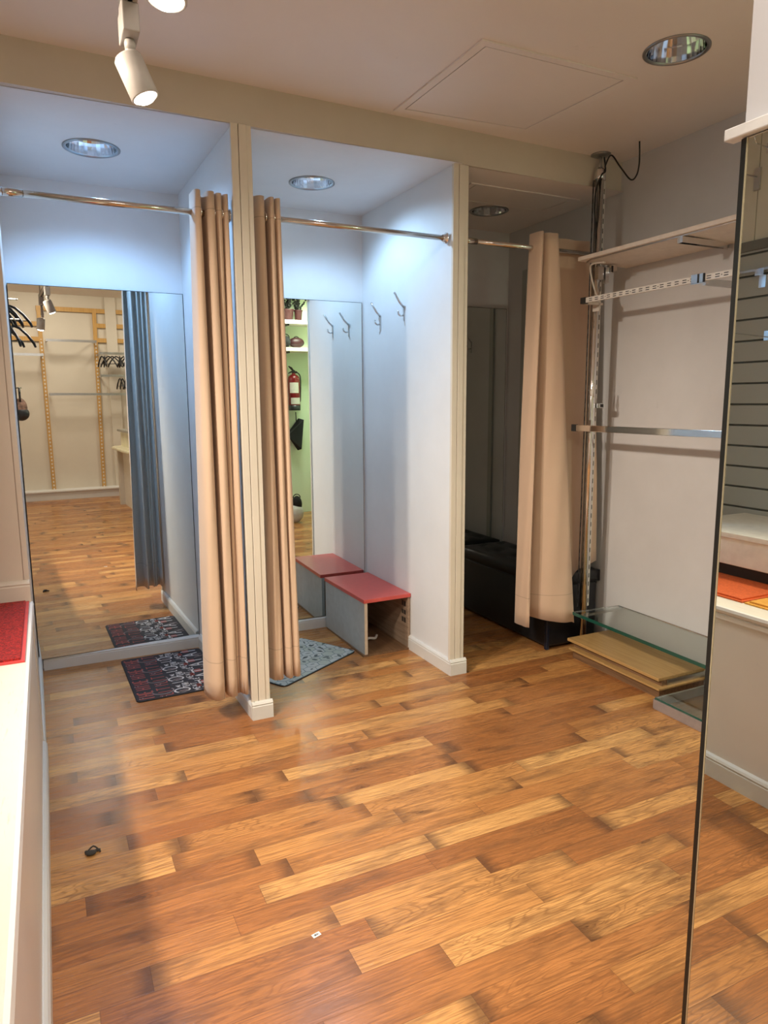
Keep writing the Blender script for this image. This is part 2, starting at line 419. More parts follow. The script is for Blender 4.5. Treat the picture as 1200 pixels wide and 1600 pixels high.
# ---------------------------------------------------------------- mirrors
def mirror(name, pts, z0, z1, label, back=None):
    """pts: (xl, yl), (xr, yr) of the reflecting face; thin slab with dark edges"""
    (xl, yl), (xr, yr) = pts; t = thing(name, ((xl + xr) / 2, (yl + yr) / 2, z0), label, 'mirror')
    n = Vector((yr - yl, -(xr - xl), 0)).normalized()
    b = B('mirror'); b.face([b.v(xl, yl, z0), b.v(xr, yr, z0), b.v(xr, yr, z1), b.v(xl, yl, z1)]); b.done('mirror_glass', t, fix=False)
    a = Vector((xl, yl, 0)) - n * .0006; c = Vector((xr, yr, 0)) - n * .0006; bk = back or (YB - .001)
    d = (c - a).normalized() * .0025; a -= d; c += d
    b = B('edge'); b.prism([(a.x, a.y), (c.x, c.y), (c.x, max(bk, c.y + .004)), (a.x, max(bk, a.y + .004))], z0 - .002, z1 + .0025); b.done('backing_board', t)
    return t
A = math.radians(2.0)
mirror('wall_mirror', ((-.121, 4.119 - .421 * math.tan(A)), (.742, 4.119 + .442 * math.tan(A))), .070, 2.045, 'tall frameless mirror on back wall of first cubicle, above the dark lettered mat')
mirror('wall_mirror', ((.86, 4.130), (1.832, 4.130)), .076, 2.055, 'tall frameless mirror behind the red topped bench')
mirror('wall_mirror', ((1.95, 4.130), (2.926, 4.130)), .076, 2.07, 'dim frameless mirror in the unlit third cubicle behind the black ottoman')
t = thing('wall_mirror', (1.07, .6, .02), 'large full height mirror on the pillar reflecting the slat wall and platform', 'mirror')
b = B('mirror_big'); b.face([b.v(1.07, .8463, .02), b.v(1.07, .37, .02), b.v(1.07, .37, 1.872), b.v(1.07, .8463, 1.872)]); b.done('mirror_glass', t, fix=False)
b = B('edge'); b.box(1.0706, .368, .018, 1.0775, .858, 1.873); b.done('backing_board', t)
b = B('edge'); b.hexa([(1.0712, .858, .02), (1.0712, .8482, .02), (1.069, .8482, .02), (1.069, .858, .02), (1.0712, .858, 1.872), (1.0712, .8482, 1.872), (1.069, .8482, 1.872), (1.069, .858, 1.872)]); b.done('edge_strip', t)
b = B('gold'); b.box(1.0688, .8462, .02, 1.0712, .8483, 1.872); b.done('bevel_strip', t)
b = B('white'); b.box(1.058, .36, 1.874, 1.082, .884, 1.893); tag(b.done('ledge_strip', bevel=.002, origin=(1.07, .6, 1.874)), 'white ledge strip along top of the pillar mirror', 'ledge')

# ---------------------------------------------------------------- curtain rods and curtains
def rod(x0, y0, x1, y1, z, label, flangeL=True, flangeR=True):
    t = thing('curtain_rod', ((x0 + x1) / 2, (y0 + y1) / 2, z), label, 'curtain rod')
    b = B('chrome_rod'); b.tube([(x0 + .001, y0, z), (x1 - .001, y1, z)], .0125, 14); b.tube([(x0 + .001, y0, z), (x0 + .09, y0 + .09 * (y1 - y0) / (x1 - x0), z)], .0145, 14); b.done('rod', t)
    d = Vector((x1 - x0, y1 - y0, 0)).normalized()
    for f, p, s in ((flangeL, (x0, y0, z), 1), (flangeR, (x1, y1, z), -1)):
        if f:
            b = B('chrome'); b.lathe([(.002, .001), (.027, .001), (.027, .005), (.018, .010), (.017, .022), (.002, .022)], p, 18, d * s); b.done('flange', t)
    return t
RY1, RY2, RY3 = 3.075, 3.110, 3.135
rod(XP, RY1, .766, RY1 + .005, 2.224, 'chrome rod across the first cubicle above the tall mirror')
rod(.850, RY2, 1.851, RY2 + .02, 2.241, 'chrome rod across the second cubicle above the red bench')
rod(1.941, RY3, XR, RY3 + .01, 2.242, 'chrome rod across the dark third cubicle')

def curtain(name, top, bot, z0, z1, label, mat, ease=1.0, eyelets=(), rodr=.021, sag=0, mid=None, rodz=2.24):
    """top / bot: fold paths (x, y) with equal point counts"""
    t = thing(name, (sum(p[0] for p in top) / len(top), sum(p[1] for p in top) / len(top), 0), label, 'curtain', 'beige cubicle curtains')
    tp = spline([(x, y, 0) for x, y in top], 7); bp = spline([(p[0], p[1], p[2] if len(p) > 2 else 0) for p in bot], 7)
    mp = spline([(x, y, 0) for x, y in mid], 7) if mid else None
    N = 26; b = B(('curtain_lining', mat)); rows = []
    for j in range(N + 1):
        s = j / N; e = s ** ease; row = []
        for k, (p, q) in enumerate(zip(tp, bp)):
            if mp: w = p * (1 - s) * (1 - s) + mp[k] * 2 * s * (1 - s) + q * s * s
            else: w = p * (1 - e) + q * e
            zz = z1 + (z0 + q.z - z1) * s
            wob = .003 * math.sin(k * .9 + j * .55) * s
            row.append(b.v(w.x + wob * .4, w.y + wob, zz))
        rows.append(row)
    for j in range(N):
        for k in range(len(tp) - 1): b.face([rows[j][k], rows[j][k + 1], rows[j + 1][k + 1], rows[j + 1][k]], True)
    fo = b.done('fabric', t, fix=False, solid=.002); fo.modifiers['thick'].material_offset = 1; fo.modifiers['thick'].material_offset_rim = 1
    for ex, ey, ax in eyelets:
        b = B('chrome'); a = Vector(ax).normalized(); u = Vector((0, 0, 1)); v = a.cross(u)
        pts = arc((ex, ey, rodz), rodr, 0, 2 * PI, 20, (u, v)); b.tube(pts[:-1] + [pts[0]], .0045, 6, False); b.done('eyelet', t)
    return t
# first curtain: bunched against the left side of the first post
y = RY1
curtain('curtain', [(.606, y + .035), (.612, y - .045), (.634, y - .045), (.642, y + .03), (.655, y + .036), (.664, y - .04), (.690, y - .042), (.695, y + .02), (.702, y - .03), (.722, y - .032), (.726, y + .02), (.733, y - .02), (.750, y - .03), (.754, y + .03)],
        [(.570, y + .05), (.590, y - .05), (.640, y - .058), (.652, y + .025), (.660, y + .03), (.668, y - .045), (.700, y - .05), (.706, y - .005), (.714, y - .025), (.722, y - .015), (.728, y - .03), (.735, y - .045), (.752, y - .05), (.758, y + .04)],
        .125, 2.300, 'beige curtain bunched on the left side of the first white post', 'curtain', .9, [(.640, y, (1, .1, 0)), (.694, y, (1, .2, 0)), (.726, y, (1, .2, 0)), (.752, y, (1, 0, 0))], rodz=2.224)
y = RY2
curtain('curtain', [(.868, y + .03), (.874, y - .02), (.895, y - .045), (.915, y - .03), (.922, y + .03), (.932, y + .03), (.938, y - .035), (.956, y - .035), (.961, y + .02), (.968, y - .025), (.986, y - .03), (.990, y + .035)],
        [(.872, y + .05), (.880, y - .02), (.905, y - .055), (.935, y - .04), (.942, y + .01), (.950, y + .005), (.955, y - .05), (.978, y - .05), (.984, y - .01), (.992, y - .045), (1.020, y - .04), (1.026, y + .04)],
        .150, 2.318, 'beige curtain gathered on the right side of the first white post beside the grey mat', 'curtain', 1.2, [(.925, y, (1, .1, 0)), (.960, y, (1, .2, 0)), (.985, y, (1, .1, 0))], rodz=2.241)
y = RY3
curtain('curtain', [(2.380, y + .03), (2.384, y - .04), (2.396, y - .06), (2.412, y - .04), (2.417, y + .05), (2.430, y + .055), (2.436, y - .03), (2.475, y - .045), (2.512, y - .04), (2.520, y + .03), (2.57, y + .045), (2.64, y + .035), (2.70, y + .045), (2.790, y + .03)],
        [(2.335, y + .02, .0), (2.338, y - .04, .0), (2.348, y - .085, .0), (2.366, y - .06, .0), (2.374, y + .05, .03), (2.41, y + .065, .035), (2.43, y - .02, .03), (2.53, y - .10, .01), (2.63, y - .115, .0), (2.672, y - .085, .0), (2.668, y - .03, .16), (2.73, y - .02, .26), (2.80, y - .02, .29), (2.895, y - .01, .31)],
        .195, 2.315, 'beige curtain hanging loose in front of the black ottoman beside the chrome pole', 'curtain3',
        1.0, [(2.415, y, (1, .1, 0)), (2.516, y, (1, .1, 0))],
        mid=[(2.345, y + .03), (2.348, y - .04), (2.360, y - .075), (2.376, y - .05), (2.381, y + .05), (2.405, y + .06), (2.422, y - .02), (2.50, y - .075), (2.59, y - .07), (2.612, y - .02), (2.66, y + .03), (2.74, y + .045), (2.84, y + .04), (2.900, y + .03)], rodz=2.242)

# ---------------------------------------------------------------- recessed lamps
lab = ['round recessed ceiling lamp lit bluish over the first cubicle', 'round recessed ceiling lamp lit bluish over the red bench', 'unlit recessed ceiling lamp in the dark third cubicle', 'large unlit chrome recessed lamp in shop ceiling beside access panel']
for k, (x, y, z, r) in enumerate(DL):
    t = thing('recessed_lamp', (x, y, z), lab[k], 'ceiling lamp', 'recessed ceiling lamps')
    b = B('rim'); b.lathe([(r - .012, .004), (r - .012, -.004), (r - .004, -.007), (r + .003, -.004), (r + .003, .0005), (r - .012, .004)], (x, y, z), 48); b.done('trim_ring', t)
    b = B('reflector'); b.lathe([(r - .012, .001), (r - .018, .05), (r - .036, .10), (.012, .122)], (x, y, z), 34, smooth=False); b.done('reflector', t)
    b = B('tubeon' if k < 2 else 'white')
    for dx in (-.014, .014): b.tube([(x + dx, y - .045, z + .085), (x + dx, y + .05, z + .085)], .009, 8)
    b.done('lamp_tube', t)

# ceiling access panels (a board in a slightly raised frame)
def access(name, q, z, label, f=.035):
    t = thing(name, (sum(p[0] for p in q) / 4, sum(p[1] for p in q) / 4, z), label, 'access panel')
    c = Vector((t.location.x, t.location.y)); ins = lambda k: [tuple(c + (Vector(p) - c) * k) for p in q]
    o, i, i2 = q, ins(.90), ins(.885)
    b = B('ceil')
    for k in range(4):
        a0, a1, b1, b0 = o[k], o[(k + 1) % 4], i[(k + 1) % 4], i[k]
        b.hexa([(*a0, z - .007), (*a1, z - .007), (*b1, z - .005), (*b0, z - .005), (*a0, z - .0005), (*a1, z - .0005), (*b1, z - .0005), (*b0, z - .0005)])
    b.done('frame', t)
    b = B('ceil'); b.prism(i2, z - .004, z - .001); b.done('panel_board', t)
    b = B('groove'); b.prism(ins(.90), z - .0012, z - .0006); b.done('shadow_gap', t)
access('ceiling_access_panel', [(1.512, 2.315), (2.252, 2.312), (2.200, 2.965), (1.500, 3.005)], ZC, 'square access panel in the shop ceiling beside the chrome lamp')
access('ceiling_access_panel', [(2.09, 3.285), (2.82, 3.295), (2.80, 3.58), (2.12, 3.58)], ZB, 'narrow access panel in the dark ceiling of the third cubicle')

# ---------------------------------------------------------------- track and spot lamps
t = thing('lamp_track', (.246, 1.56, 2.36), 'pale ceiling lamp track running towards the cubicles', 'lamp track')
b = B('spot'); b.box(.2305, 1.20, 2.358, .2405, 1.93, 2.385); b.box(.2515, 1.20, 2.358, .2615, 1.93, 2.385); b.box(.2305, 1.20, 2.380, .2615, 1.93, 2.387); b.done('rail', t)
b = B('dark'); b.box(.2405, 1.20, 2.366, .2515, 1.928, 2.380); b.done('conductor_slot', t)
for yy in (1.21,):
    b = B('spot'); b.tube([(.246, yy, 2.387), (.246, yy, ZC)], .005, 8); b.done('hanger_rod', t)
def track_spot(y, aim, label, group='track spot lamps', x=.246, zt=2.358, r=.033, drop=0):
    """adaptor box, swivel and tilted can; aim = direction of the beam"""
    t = thing('track_spot', (x, y, zt), label, 'spot lamp', group); a = Vector(aim).normalized()
    b = B('spot'); b.box(x - .019, y - .045, zt - .062, x + .019, y + .045, zt); b.done('adaptor_box', t, bevel=.003)
    pz = zt - .086 - drop
    b = B('spot'); b.lathe([(.012, .0), (.013, .014), (.010, .026 + drop)], (x, y, pz), 14, caps=True); b.ico((x, y, pz), .012, 2); b.done('swivel', t)
    c = Vector((x - .012, y, pz - .006)) + a * .006
    b = B('spot'); b.lathe([(.010, -.002), (r - .004, .004), (r, .010), (r, .100), (r - .004, .102), (r - .004, .092)], c, 28, a); b.done('lamp_can', t)
    b = B('lampon'); b.lathe([(.0005, .110), (r - .014, .108), (r - .0045, .100)], c, 24, a); b.done('lens', t)
    return c + a * .114, a
SP = []
SP.append(track_spot(1.885, (.36, -.14, -.92), 'pale cylindrical spot lamp hanging at the end of the track in front of the beam'))
SP.append(track_spot(1.27, (-.10, -.10, -1), 'second spot lamp on the track, only its bright lens in view', drop=.075))
t = thing('lamp_track', (-.90, 1.2, 2.70), 'second lamp track on the ceiling over the display platform', 'lamp track')
b = B('spot'); b.box(-.92, .3, ZC - .03, -.88, 2.20, ZC - .001); b.done('rail', t)
for yy, aim in ((2.05, (2.5, .30, -1.9)), (1.68, (2.4, .35, -2.4)), (.6, (1.2, .8, -2.2))):
    SP.append(track_spot(yy, aim, 'pale spot lamp on the ceiling track over the display platform', x=-.90, zt=ZC - .03))

# ---------------------------------------------------------------- coat hooks
def hook(loc, out, label):
    o = Vector(out); x, y, z = loc; t = thing('coat_hook', (x, y, z), label, 'hook', 'chrome coat hooks'); p = Vector(loc)
    side = Vector((-o.y, o.x, 0))
    b = B('steel'); A_ = p + o * .0015
    pts = [A_ + Vector((0, 0, -.055)), A_ + Vector((0, 0, .03))]
    b.hexa([*(pts[0] + side * s * .004 + o * d for s, d in ((-1, 0), (1, 0), (1, .004), (-1, .004))), *(pts[1] + side * s * .006 + o * d for s, d in ((-1, 0), (1, 0), (1, .005), (-1, .005)))]); b.done('back_plate', t)
    b = B('steel'); b.tube([p + o * .004 + Vector((0, 0, .022)), p + o * .030 + Vector((0, 0, .048)), p + o * .062 + Vector((0, 0, .095))], [.0055, .006, .0065], 10); b.ico(p + o * .062 + Vector((0, 0, .095)), .0068, 1); b.done('upper_prong', t)
    b = B('steel'); b.tube([p + o * .004 + Vector((0, 0, -.022)), p + o * .022 + Vector((0, 0, -.026)), p + o * .036 + Vector((0, 0, -.018)), p + o * .040 + Vector((0, 0, -.006))], .005, 10); b.ico(p + o * .040 + Vector((0, 0, -.004)), .006, 1); b.done('lower_prong', t)
    return t
hook((1.8485, 3.885, 1.925), (-1, -.08, 0), 'chrome coat hook on cubicle wall nearer the mirror above red bench')
hook((1.853, 3.590, 1.945), (-1, -.08, 0), 'chrome coat hook on cubicle wall nearer the post above red bench')
hook((XR, 3.66, 1.86), (-1, 0, 0), 'coat hook seen dimly in the third cubicle mirror')

# ---------------------------------------------------------------- bench in the second cubicle
t = thing('bench', (1.70, 3.83, 0), 'low box bench with red top and open front in second cubicle', 'bench', None)
yF, yE = 3.515, 4.095
b = B('stone'); b.hexa([(1.548, yF - .01, .318), (1.852, yF - .004, .318), (1.842, yE, .318), (1.535, yE, .318), (1.548, yF - .01, .340), (1.852, yF - .004, .340), (1.842, yE, .340), (1.535, yE, .340)]); b.done('bench_top', t, bevel=.002)
b = B('benchside'); b.hexa([(1.556, yF + .002, .012), (1.576, yF + .002, .012), (1.562, yE, .012), (1.542, yE, .012), (1.556, yF + .002, .318), (1.576, yF + .002, .318), (1.562, yE, .318), (1.542, yE, .318)])
b.m('edgewood'); b.box(1.557, yF, .012, 1.575, yF + .003, .318); b.done('left_side_board', t)
b = B('benchin'); b.hexa([(1.836, yF + .004, .012), (1.851, yF + .004, .012), (1.842, yE, .012), (1.827, yE, .012), (1.836, yF + .004, .318), (1.851, yF + .004, .318), (1.842, yE, .318), (1.827, yE, .318)])
b.m('dark')
for r_ in range(3):
    for c_ in range(2):
        for u_ in range(2):
            yy = yF + .03 + c_ * .028 + u_ * .012; zz = .27 - r_ * .05
            b.box(1.8335, yy, zz - .016, 1.8365, yy + .007, zz + (.010 if r_ % 2 else .014))
b.done('right_side_board', t)
b = B('benchwood'); b.box(1.546, yF - .006, 0, 1.838, yE, .012); b.done('bottom_board', t)
b = B('benchin'); b.box(1.566, yE - .016, .012, 1.83, yE - .002, .318); b.done('back_board', t)
o = B('white').tube(spline([(1.66, 3.74, .018), (1.68, 3.72, .03), (1.72, 3.73, .02), (1.745, 3.76, .026)], 5), .008, 8).done('crumpled_strap', origin=(1.70, 3.74, .013)); tag(o, 'small pale crumpled strap lying inside the open bench', 'strap')

# ---------------------------------------------------------------- ottoman in the third cubicle
t = thing('ottoman', (2.74, 3.62, 0), 'long black tufted ottoman bench behind the loose curtain', 'ottoman')
ox0, ox1, oy0, oy1 = 2.550, 2.925, 3.135, 4.10
b = B('ott'); b.box(ox0 + .004, oy0 + .004, .015, ox1 - .004, oy1, .375); b.done('body', t, bevel=.012)
b = B('ottblue'); b.box(ox0 - .002, oy0 - .002, 0, ox0 + .022, oy0 + .022, .372); b.done('corner_piping', t, bevel=.006)
b = B('ott'); nx, ny = 13, 31; gr = []
for i in range(nx):
    row = []
    for j in range(ny):
        u, v = i / (nx - 1), j / (ny - 1); e = min(u, 1 - u, (v) * 2.4, (1 - v) * 2.4)
        tuft = sum(math.exp(-(((u - cu) * .37) ** 2 + ((v - cv) * .9) ** 2) / .0011) for cu in (.3, .7) for cv in (.1, .3, .5, .7, .9))
        row.append(b.v(ox0 - .006 + u * (ox1 - ox0 + .012), oy0 - .006 + v * (oy1 - oy0), .445 + .022 * min(1, e * 6) - .024 * tuft))
    gr.append(row)
for i in range(nx - 1):
    for j in range(ny - 1): b.face([gr[i][j], gr[i + 1][j], gr[i + 1][j + 1], gr[i][j + 1]], True)
per = [gr[i][0] for i in range(nx)] + [gr[nx - 1][j] for j in range(1, ny)] + [gr[i][ny - 1] for i in range(nx - 2, -1, -1)] + [gr[0][j] for j in range(ny - 2, 0, -1)]
low = [b.v(v.co.x, v.co.y, .378) for v in per]
for k in range(len(per)): b.face([per[k], per[(k + 1) % len(per)], low[(k + 1) % len(per)], low[k]], True)
b.face(low); lid = b.done('tufted_lid', t)
for cu in (.3, .7):
    for cv in (.1, .3, .5, .7, .9):
        b = B('blackfab'); b.ico((ox0 + cu * (ox1 - ox0), oy0 + cv * (oy1 - oy0), .446), .011, 1, (1, 1, .5)); b.done('button', lid)

# ---------------------------------------------------------------- mats
def rrect(c, ux, uy, w, h, r, n=5):
    pts = []
    for sx, sy, a0 in ((1, 1, 0), (-1, 1, 90), (-1, -1, 180), (1, -1, 270)):
        for k in range(n + 1):
            a = math.radians(a0 + 90 * k / n); px, py = sx * (w / 2 - r) + r * math.cos(a), sy * (h / 2 - r) + r * math.sin(a)
            pts.append((c[0] + ux[0] * px + uy[0] * py, c[1] + ux[1] * px + uy[1] * py))
    return pts
# dark lettered mat: rows of pale, red and grey letters, bowls and rings on charcoal
t = thing('kitchen_mat', (.517, 3.755, 0), 'dark mat with pale and red lettering on floor of first cubicle', 'mat')
mw, mh = .44, .63; th = math.radians(1.6); ux = (math.cos(th), math.sin(th)); uy = (-math.sin(th), math.cos(th)); mc = (.517, 3.762)
b = B('matdark'); b.prism(rrect(mc, ux, uy, mw, mh, .022), .0008, .006); b.done('mat_body', t)
b = B(('matw', 'matr', 'matg')); Z1 = .0066
def q2(px, py): return (mc[0] + ux[0] * px + uy[0] * py, mc[1] + ux[1] * px + uy[1] * py, Z1)
def inb(px, py): return abs(px) < mw / 2 - .004 and abs(py) < mh / 2 - .004
def stroke(p, q, w, mat):
    w *= 1.45; b.m(mat); d = Vector((q[0] - p[0], q[1] - p[1])); L_ = d.length
    if L_ < 1e-6: return
    n = Vector((-d.y, d.x)) / L_ * w / 2; P_ = [(p[0] + n.x, p[1] + n.y), (p[0] - n.x, p[1] - n.y), (q[0] - n.x, q[1] - n.y), (q[0] + n.x, q[1] + n.y)]
    if all(inb(*k) for k in P_): b.face([b.v(q2(*k)) for k in P_])
def ring(c, rx, ry, w, mat, a0=0, a1=360):
    b.m(mat); n = 22; lo = None
    for k in range(n + 1):
        a = math.radians(a0 + (a1 - a0) * k / n); o_ = (c[0] + rx * math.cos(a), c[1] + ry * math.sin(a)); i_ = (c[0] + (rx - w) * math.cos(a), c[1] + (ry - w) * math.sin(a))
        if inb(*o_) and inb(*i_):
            cur = (b.v(q2(*o_)), b.v(q2(*i_)))
            if lo: b.face([lo[0], cur[0], cur[1], lo[1]])
            lo = cur
        else: lo = None
# glyph strokes, unit cell 1 x 1
GL = {'A': [((0, 0), (.5, 1)), ((.5, 1), (1, 0)), ((.2, .4), (.8, .4))], 'L': [((0, 1), (0, 0)), ((0, 0), (.7, 0))], 'T': [((.5, 0), (.5, 1)), ((0, 1), (1, 1))],
      'E': [((0, 0), (0, 1)), ((0, 0), (.7, 0)), ((0, .5), (.6, .5)), ((0, 1), (.7, 1))], 'I': [((.3, 0), (.3, 1))], 'H': [((0, 0), (0, 1)), ((.8, 0), (.8, 1)), ((0, .5), (.8, .5))],
      'N': [((0, 0), (0, 1)), ((0, 1), (.8, 0)), ((.8, 0), (.8, 1))], 'V': [((0, 1), (.45, 0)), ((.45, 0), (.9, 1))], 'M': [((0, 0), (0, 1)), ((0, 1), (.45, .3)), ((.45, .3), (.9, 1)), ((.9, 1), (.9, 0))]}
def word(txt, x, y, w, h, mat, sw):
    """letters run along +y of the mat, their tops towards -x"""
    for ch in txt:
        for p, q in GL[ch]: stroke((x - h * p[1], y + w * p[0]), (x - h * q[1], y + w * q[0]), sw, mat)
        y += w * 1.25
for row in range(4):
    y0 = -mh / 2 + .01 + row * .165 - .05
    word('HIHE', -.135, y0 + .015, .030, .07, 'matr', .006); word('EIM', -.190, y0 + .06, .02, .03, 'matg', .004)
    ring((-.085, y0 + .115), .055, .040, .006, 'matg', 150, 390); word('ILIT', -.045, y0 + .02, .03, .065, 'matr', .0045); ring((-.09, y0 + .05), .012, .010, .004, 'matg')
    word('ME', .005, y0 + .13, .014, .018, 'matw', .003); word('TENH', .052, y0 + .115, .013, .034, 'matw', .003)
    ring((.005, y0 + .085), .042, .030, .009, 'matw'); word('LI', .03, y0 + .03, .02, .055, 'matw', .004); word('EH', .03, y0 + .06, .01, .04, 'matg', .003)
    word('MENT', .092, y0 + .05, .022, .032, 'matw', .003); word('HI', .105, y0 + .10, .014, .022, 'matr', .010); ring((.075, y0 + .05), .013, .011, .004, 'matg')
    word('AT', .19, y0 + .05, .055, .085, 'matw', .007); word('LE', .115, y0 + .01, .02, .03, 'matw', .004); word('II', .150, y0 + .13, .02, .035, 'matr', .010); word('VI', .21, y0 + .03, .03, .05, 'matg', .004)
b.done('lettering', t, fix=False)
b = B('rubber'); b.prism(rrect(mc, ux, uy, mw + .004, mh + .004, .024), 0, .0035); b.done('mat_edge', t)

# grey hexagon mat, turned 30 degrees
t = thing('kitchen_mat', (1.21, 3.70, 0), 'pale grey mat with hexagon tiles and leaf prints beside the bench', 'mat')
d1 = Vector((1.541 - 1.144, 3.622 - 3.389)).normalized(); d2 = Vector((-d1.y, d1.x)); far = Vector((1.535, 3.622))
w_, h_ = .62, .42; mc2 = far - d1 * (w_ / 2 - .006) + d2 * (h_ / 2 - .008); mc2 = (mc2.x, mc2.y)
b = B('hexbase'); b.prism(rrect(mc2, d1, d2, w_, h_, .03), .0008, .006); b.done('mat_body', t)
b = B('rubber'); b.prism(rrect(mc2, d1, d2, w_ + .006, h_ + .006, .032), 0, .004); b.done('mat_edge', t)
b = B(('hexa', 'hexb', 'hexl')); R_ = .040
def clipq(poly):
    def cl(P_, ax, lim, sg):
        out = []
        for i in range(len(P_)):
            a_, c_ = P_[i], P_[(i + 1) % len(P_)]; ia, ic = sg * a_[ax] <= lim, sg * c_[ax] <= lim
            if ia: out.append(a_)
            if ia != ic:
                tt = (sg * lim - a_[ax]) / (c_[ax] - a_[ax]); out.append((a_[0] + (c_[0] - a_[0]) * tt, a_[1] + (c_[1] - a_[1]) * tt))
        return out
    for ax, lim in ((0, w_ / 2 - .004), (1, h_ / 2 - .004)):
        for sg in (1, -1):
            if len(poly) >= 3: poly = cl(poly, ax, lim, sg)
    return poly
def put2(poly, z):
    poly = clipq(poly)
    if len(poly) >= 3: b.face([b.v(mc2[0] + d1.x * x + d2.x * y, mc2[1] + d1.y * x + d2.y * y, z) for x, y in poly])
for i in range(-7, 8):
    for j in range(-5, 6):
        cx, cy = i * R_ * 1.5, (j + .5 * (i % 2)) * R_ * 1.732
        b.m('hexb' if random.random() < .35 else 'hexa'); put2([(cx + (R_ - .0022) * math.cos(k * PI / 3), cy + (R_ - .0022) * math.sin(k * PI / 3)) for k in range(6)], .0064)
        for _ in range(random.choice((0, 1, 1, 2))):
            b.m('hexl'); a = random.random() * PI; l_, ww = .010 + .018 * random.random(), .005 + .008 * random.random(); sx, sy = cx + random.uniform(-.012, .012), cy + random.uniform(-.012, .012)
            put2([(sx + math.cos(a) * u * l_ - math.sin(a) * v * ww, sy + math.sin(a) * u * l_ + math.cos(a) * v * ww) for u, v in ((-1, 0), (-.4, -.8), (.4, -.8), (1, 0), (.4, .8), (-.4, .8))], .0068)
b.done('tile_print', t, fix=False)

# red mat, orange mat and yellow mat on the platform
def flat_mat(x0, y0, x1, y1, mat, trim, label, h=.012, w=.012):
    z = .6805; t = thing('door_mat', ((x0 + x1) / 2, (y0 + y1) / 2, z), label, 'mat')
    b = B(mat); b.box(x0 + w, y0 + w, z, x1 - w, y1 - w, z + h); b.done('pile', t)
    b = B(trim)
    for q in ((x0, y0, x1, y0 + w), (x0, y1 - w, x1, y1), (x0, y0 + w, x0 + w, y1 - w), (x1 - w, y0 + w, x1, y1 - w)): b.box(q[0], q[1], z, q[2], q[3], z + h * .45)
    b.done('vinyl_border', t)
flat_mat(-.60, 2.285, -.108, 3.0, 'redmat', 'redtrim', 'bright red loop mat on the platform by the alcove wall')
flat_mat(-.62, 1.74, -.205, 2.26, 'orange', 'orange', 'orange red mat on the platform, seen in the pillar mirror')
flat_mat(-.62, .95, -.205, 1.73, 'yellow', 'yellow', 'yellow mat on the platform next to the orange one')
t = thing('display_box', (-.72, 1.6, .68), 'long low white display box on the platform against the slat wall', 'display box')
b = B('boxwhite'); b.box(-.995, .6, .745, -.47, 2.35, .862); b.done('box_body', t, bevel=.003)
b = B('boxwhite'); b.box(-.997, .598, .862, -.462, 2.352, .884); b.done('lid', t, bevel=.002)
b = B('dark'); b.box(-.97, .63, .6805, -.50, 2.32, .745); b.done('plinth', t)  # dark block standing in for the shaded gap under the box

# slat wall fittings
t = thing('hook_rail', (XA, 1.8, 2.03), 'chrome rail with clips on the slat wall', 'rail')
b = B('steel'); b.box(XA + .022, .9, 2.052, XA + .028, 2.85, 2.062); b.done('bar', t)
for k in range(9):
    yy = 1.15 + k * .2
    b = B('chrome'); b.box(XA, yy - .018, 1.975, XA + .004, yy + .018, 2.03); b.box(XA, yy - .022, 2.03, XA + .03, yy + .022, 2.036); b.box(XA + .026, yy - .022, 2.036, XA + .03, yy + .022, 2.06); b.done('clip', t)
def slat_hook(y, z, ln, label):
    o = B('chrome').tube([(XA, y, z), (XA + ln, y, z + .01), (XA + ln + .02, y, z + .045)], .003, 8).box(XA - .001, y - .02, z - .015, XA + .003, y + .02, z + .03).done('slat_hook', origin=(XA, y, z))
    return tag(o, label, 'hook')
slat_hook(2.30, 1.74, .26, 'long chrome prong hook on slat wall below the clip rail')
slat_hook(2.36, 2.60, .10, 'small chrome hook on the upper panel above the slat wall')
o = B('steel').box(XA - .004, 2.40, 2.43, XA + .01, 2.43, 2.53).tube([(XA, 2.415, 2.49), (XA + .11, 2.415, 2.49)], .004, 8).done('panel_bracket', origin=(XA, 2.415, 2.43)); tag(o, 'steel bracket on the seam of the upper panel', 'bracket')

# face-out arm with hangers over the platform (seen in the first mirror)
t = thing('display_rail', (-.3, 0.40, 2.44), 'chrome arm rail over the platform holding dark hangers, seen in first mirror', 'rail')
b = B('chrome'); b.tube([(XA, 0.40, 2.44), (.10, 0.40, 2.44)], .008, 10); b.ico((.10, 0.40, 2.44), .011, 1); b.done('rail_tube', t)
b = B('chrome'); b.box(XA - .004, .38, 2.39, XA + .008, .42, 2.49); b.done('wall_plate', t)
def hanger(loc, rz, label, s=1.0, name='clothes_hanger', mat='hanger', group='dark hangers on the display arm'):
    t = thing(name, (0, 0, 0), label, 'hanger', group)
    b = B('steel'); b.tube(arc((0, 0, -.001 - .018 * s + .018 * s), .018 * s, -.6, PI + .35, 10, ((1, 0, 0), (0, 0, 1))) + [Vector((-.006 * s, 0, -.03 * s)), Vector((0, 0, -.055 * s))], .0022 * s, 6); b.done('wire_hook', t)
    b = B(mat)
    for sg in (-1, 1): b.tube([(0, 0, -.055 * s), (sg * .05 * s, 0, -.075 * s), (sg * .12 * s, 0, -.14 * s), (sg * .175 * s, 0, -.215 * s), (sg * .19 * s, 0, -.255 * s)], [.011 * s, .012 * s, .013 * s, .014 * s, .010 * s], 8)
    b.tube([(-.16 * s, 0, -.195 * s), (.16 * s, 0, -.195 * s)], .004 * s, 6); b.done('shoulder_bar', t)
    t.location = loc; t.rotation_euler = (0, 0, rz); return t
h0 = hanger((.03, 0.40, 2.433), .3, 'dark blue plastic hanger nearest the end of the display arm')
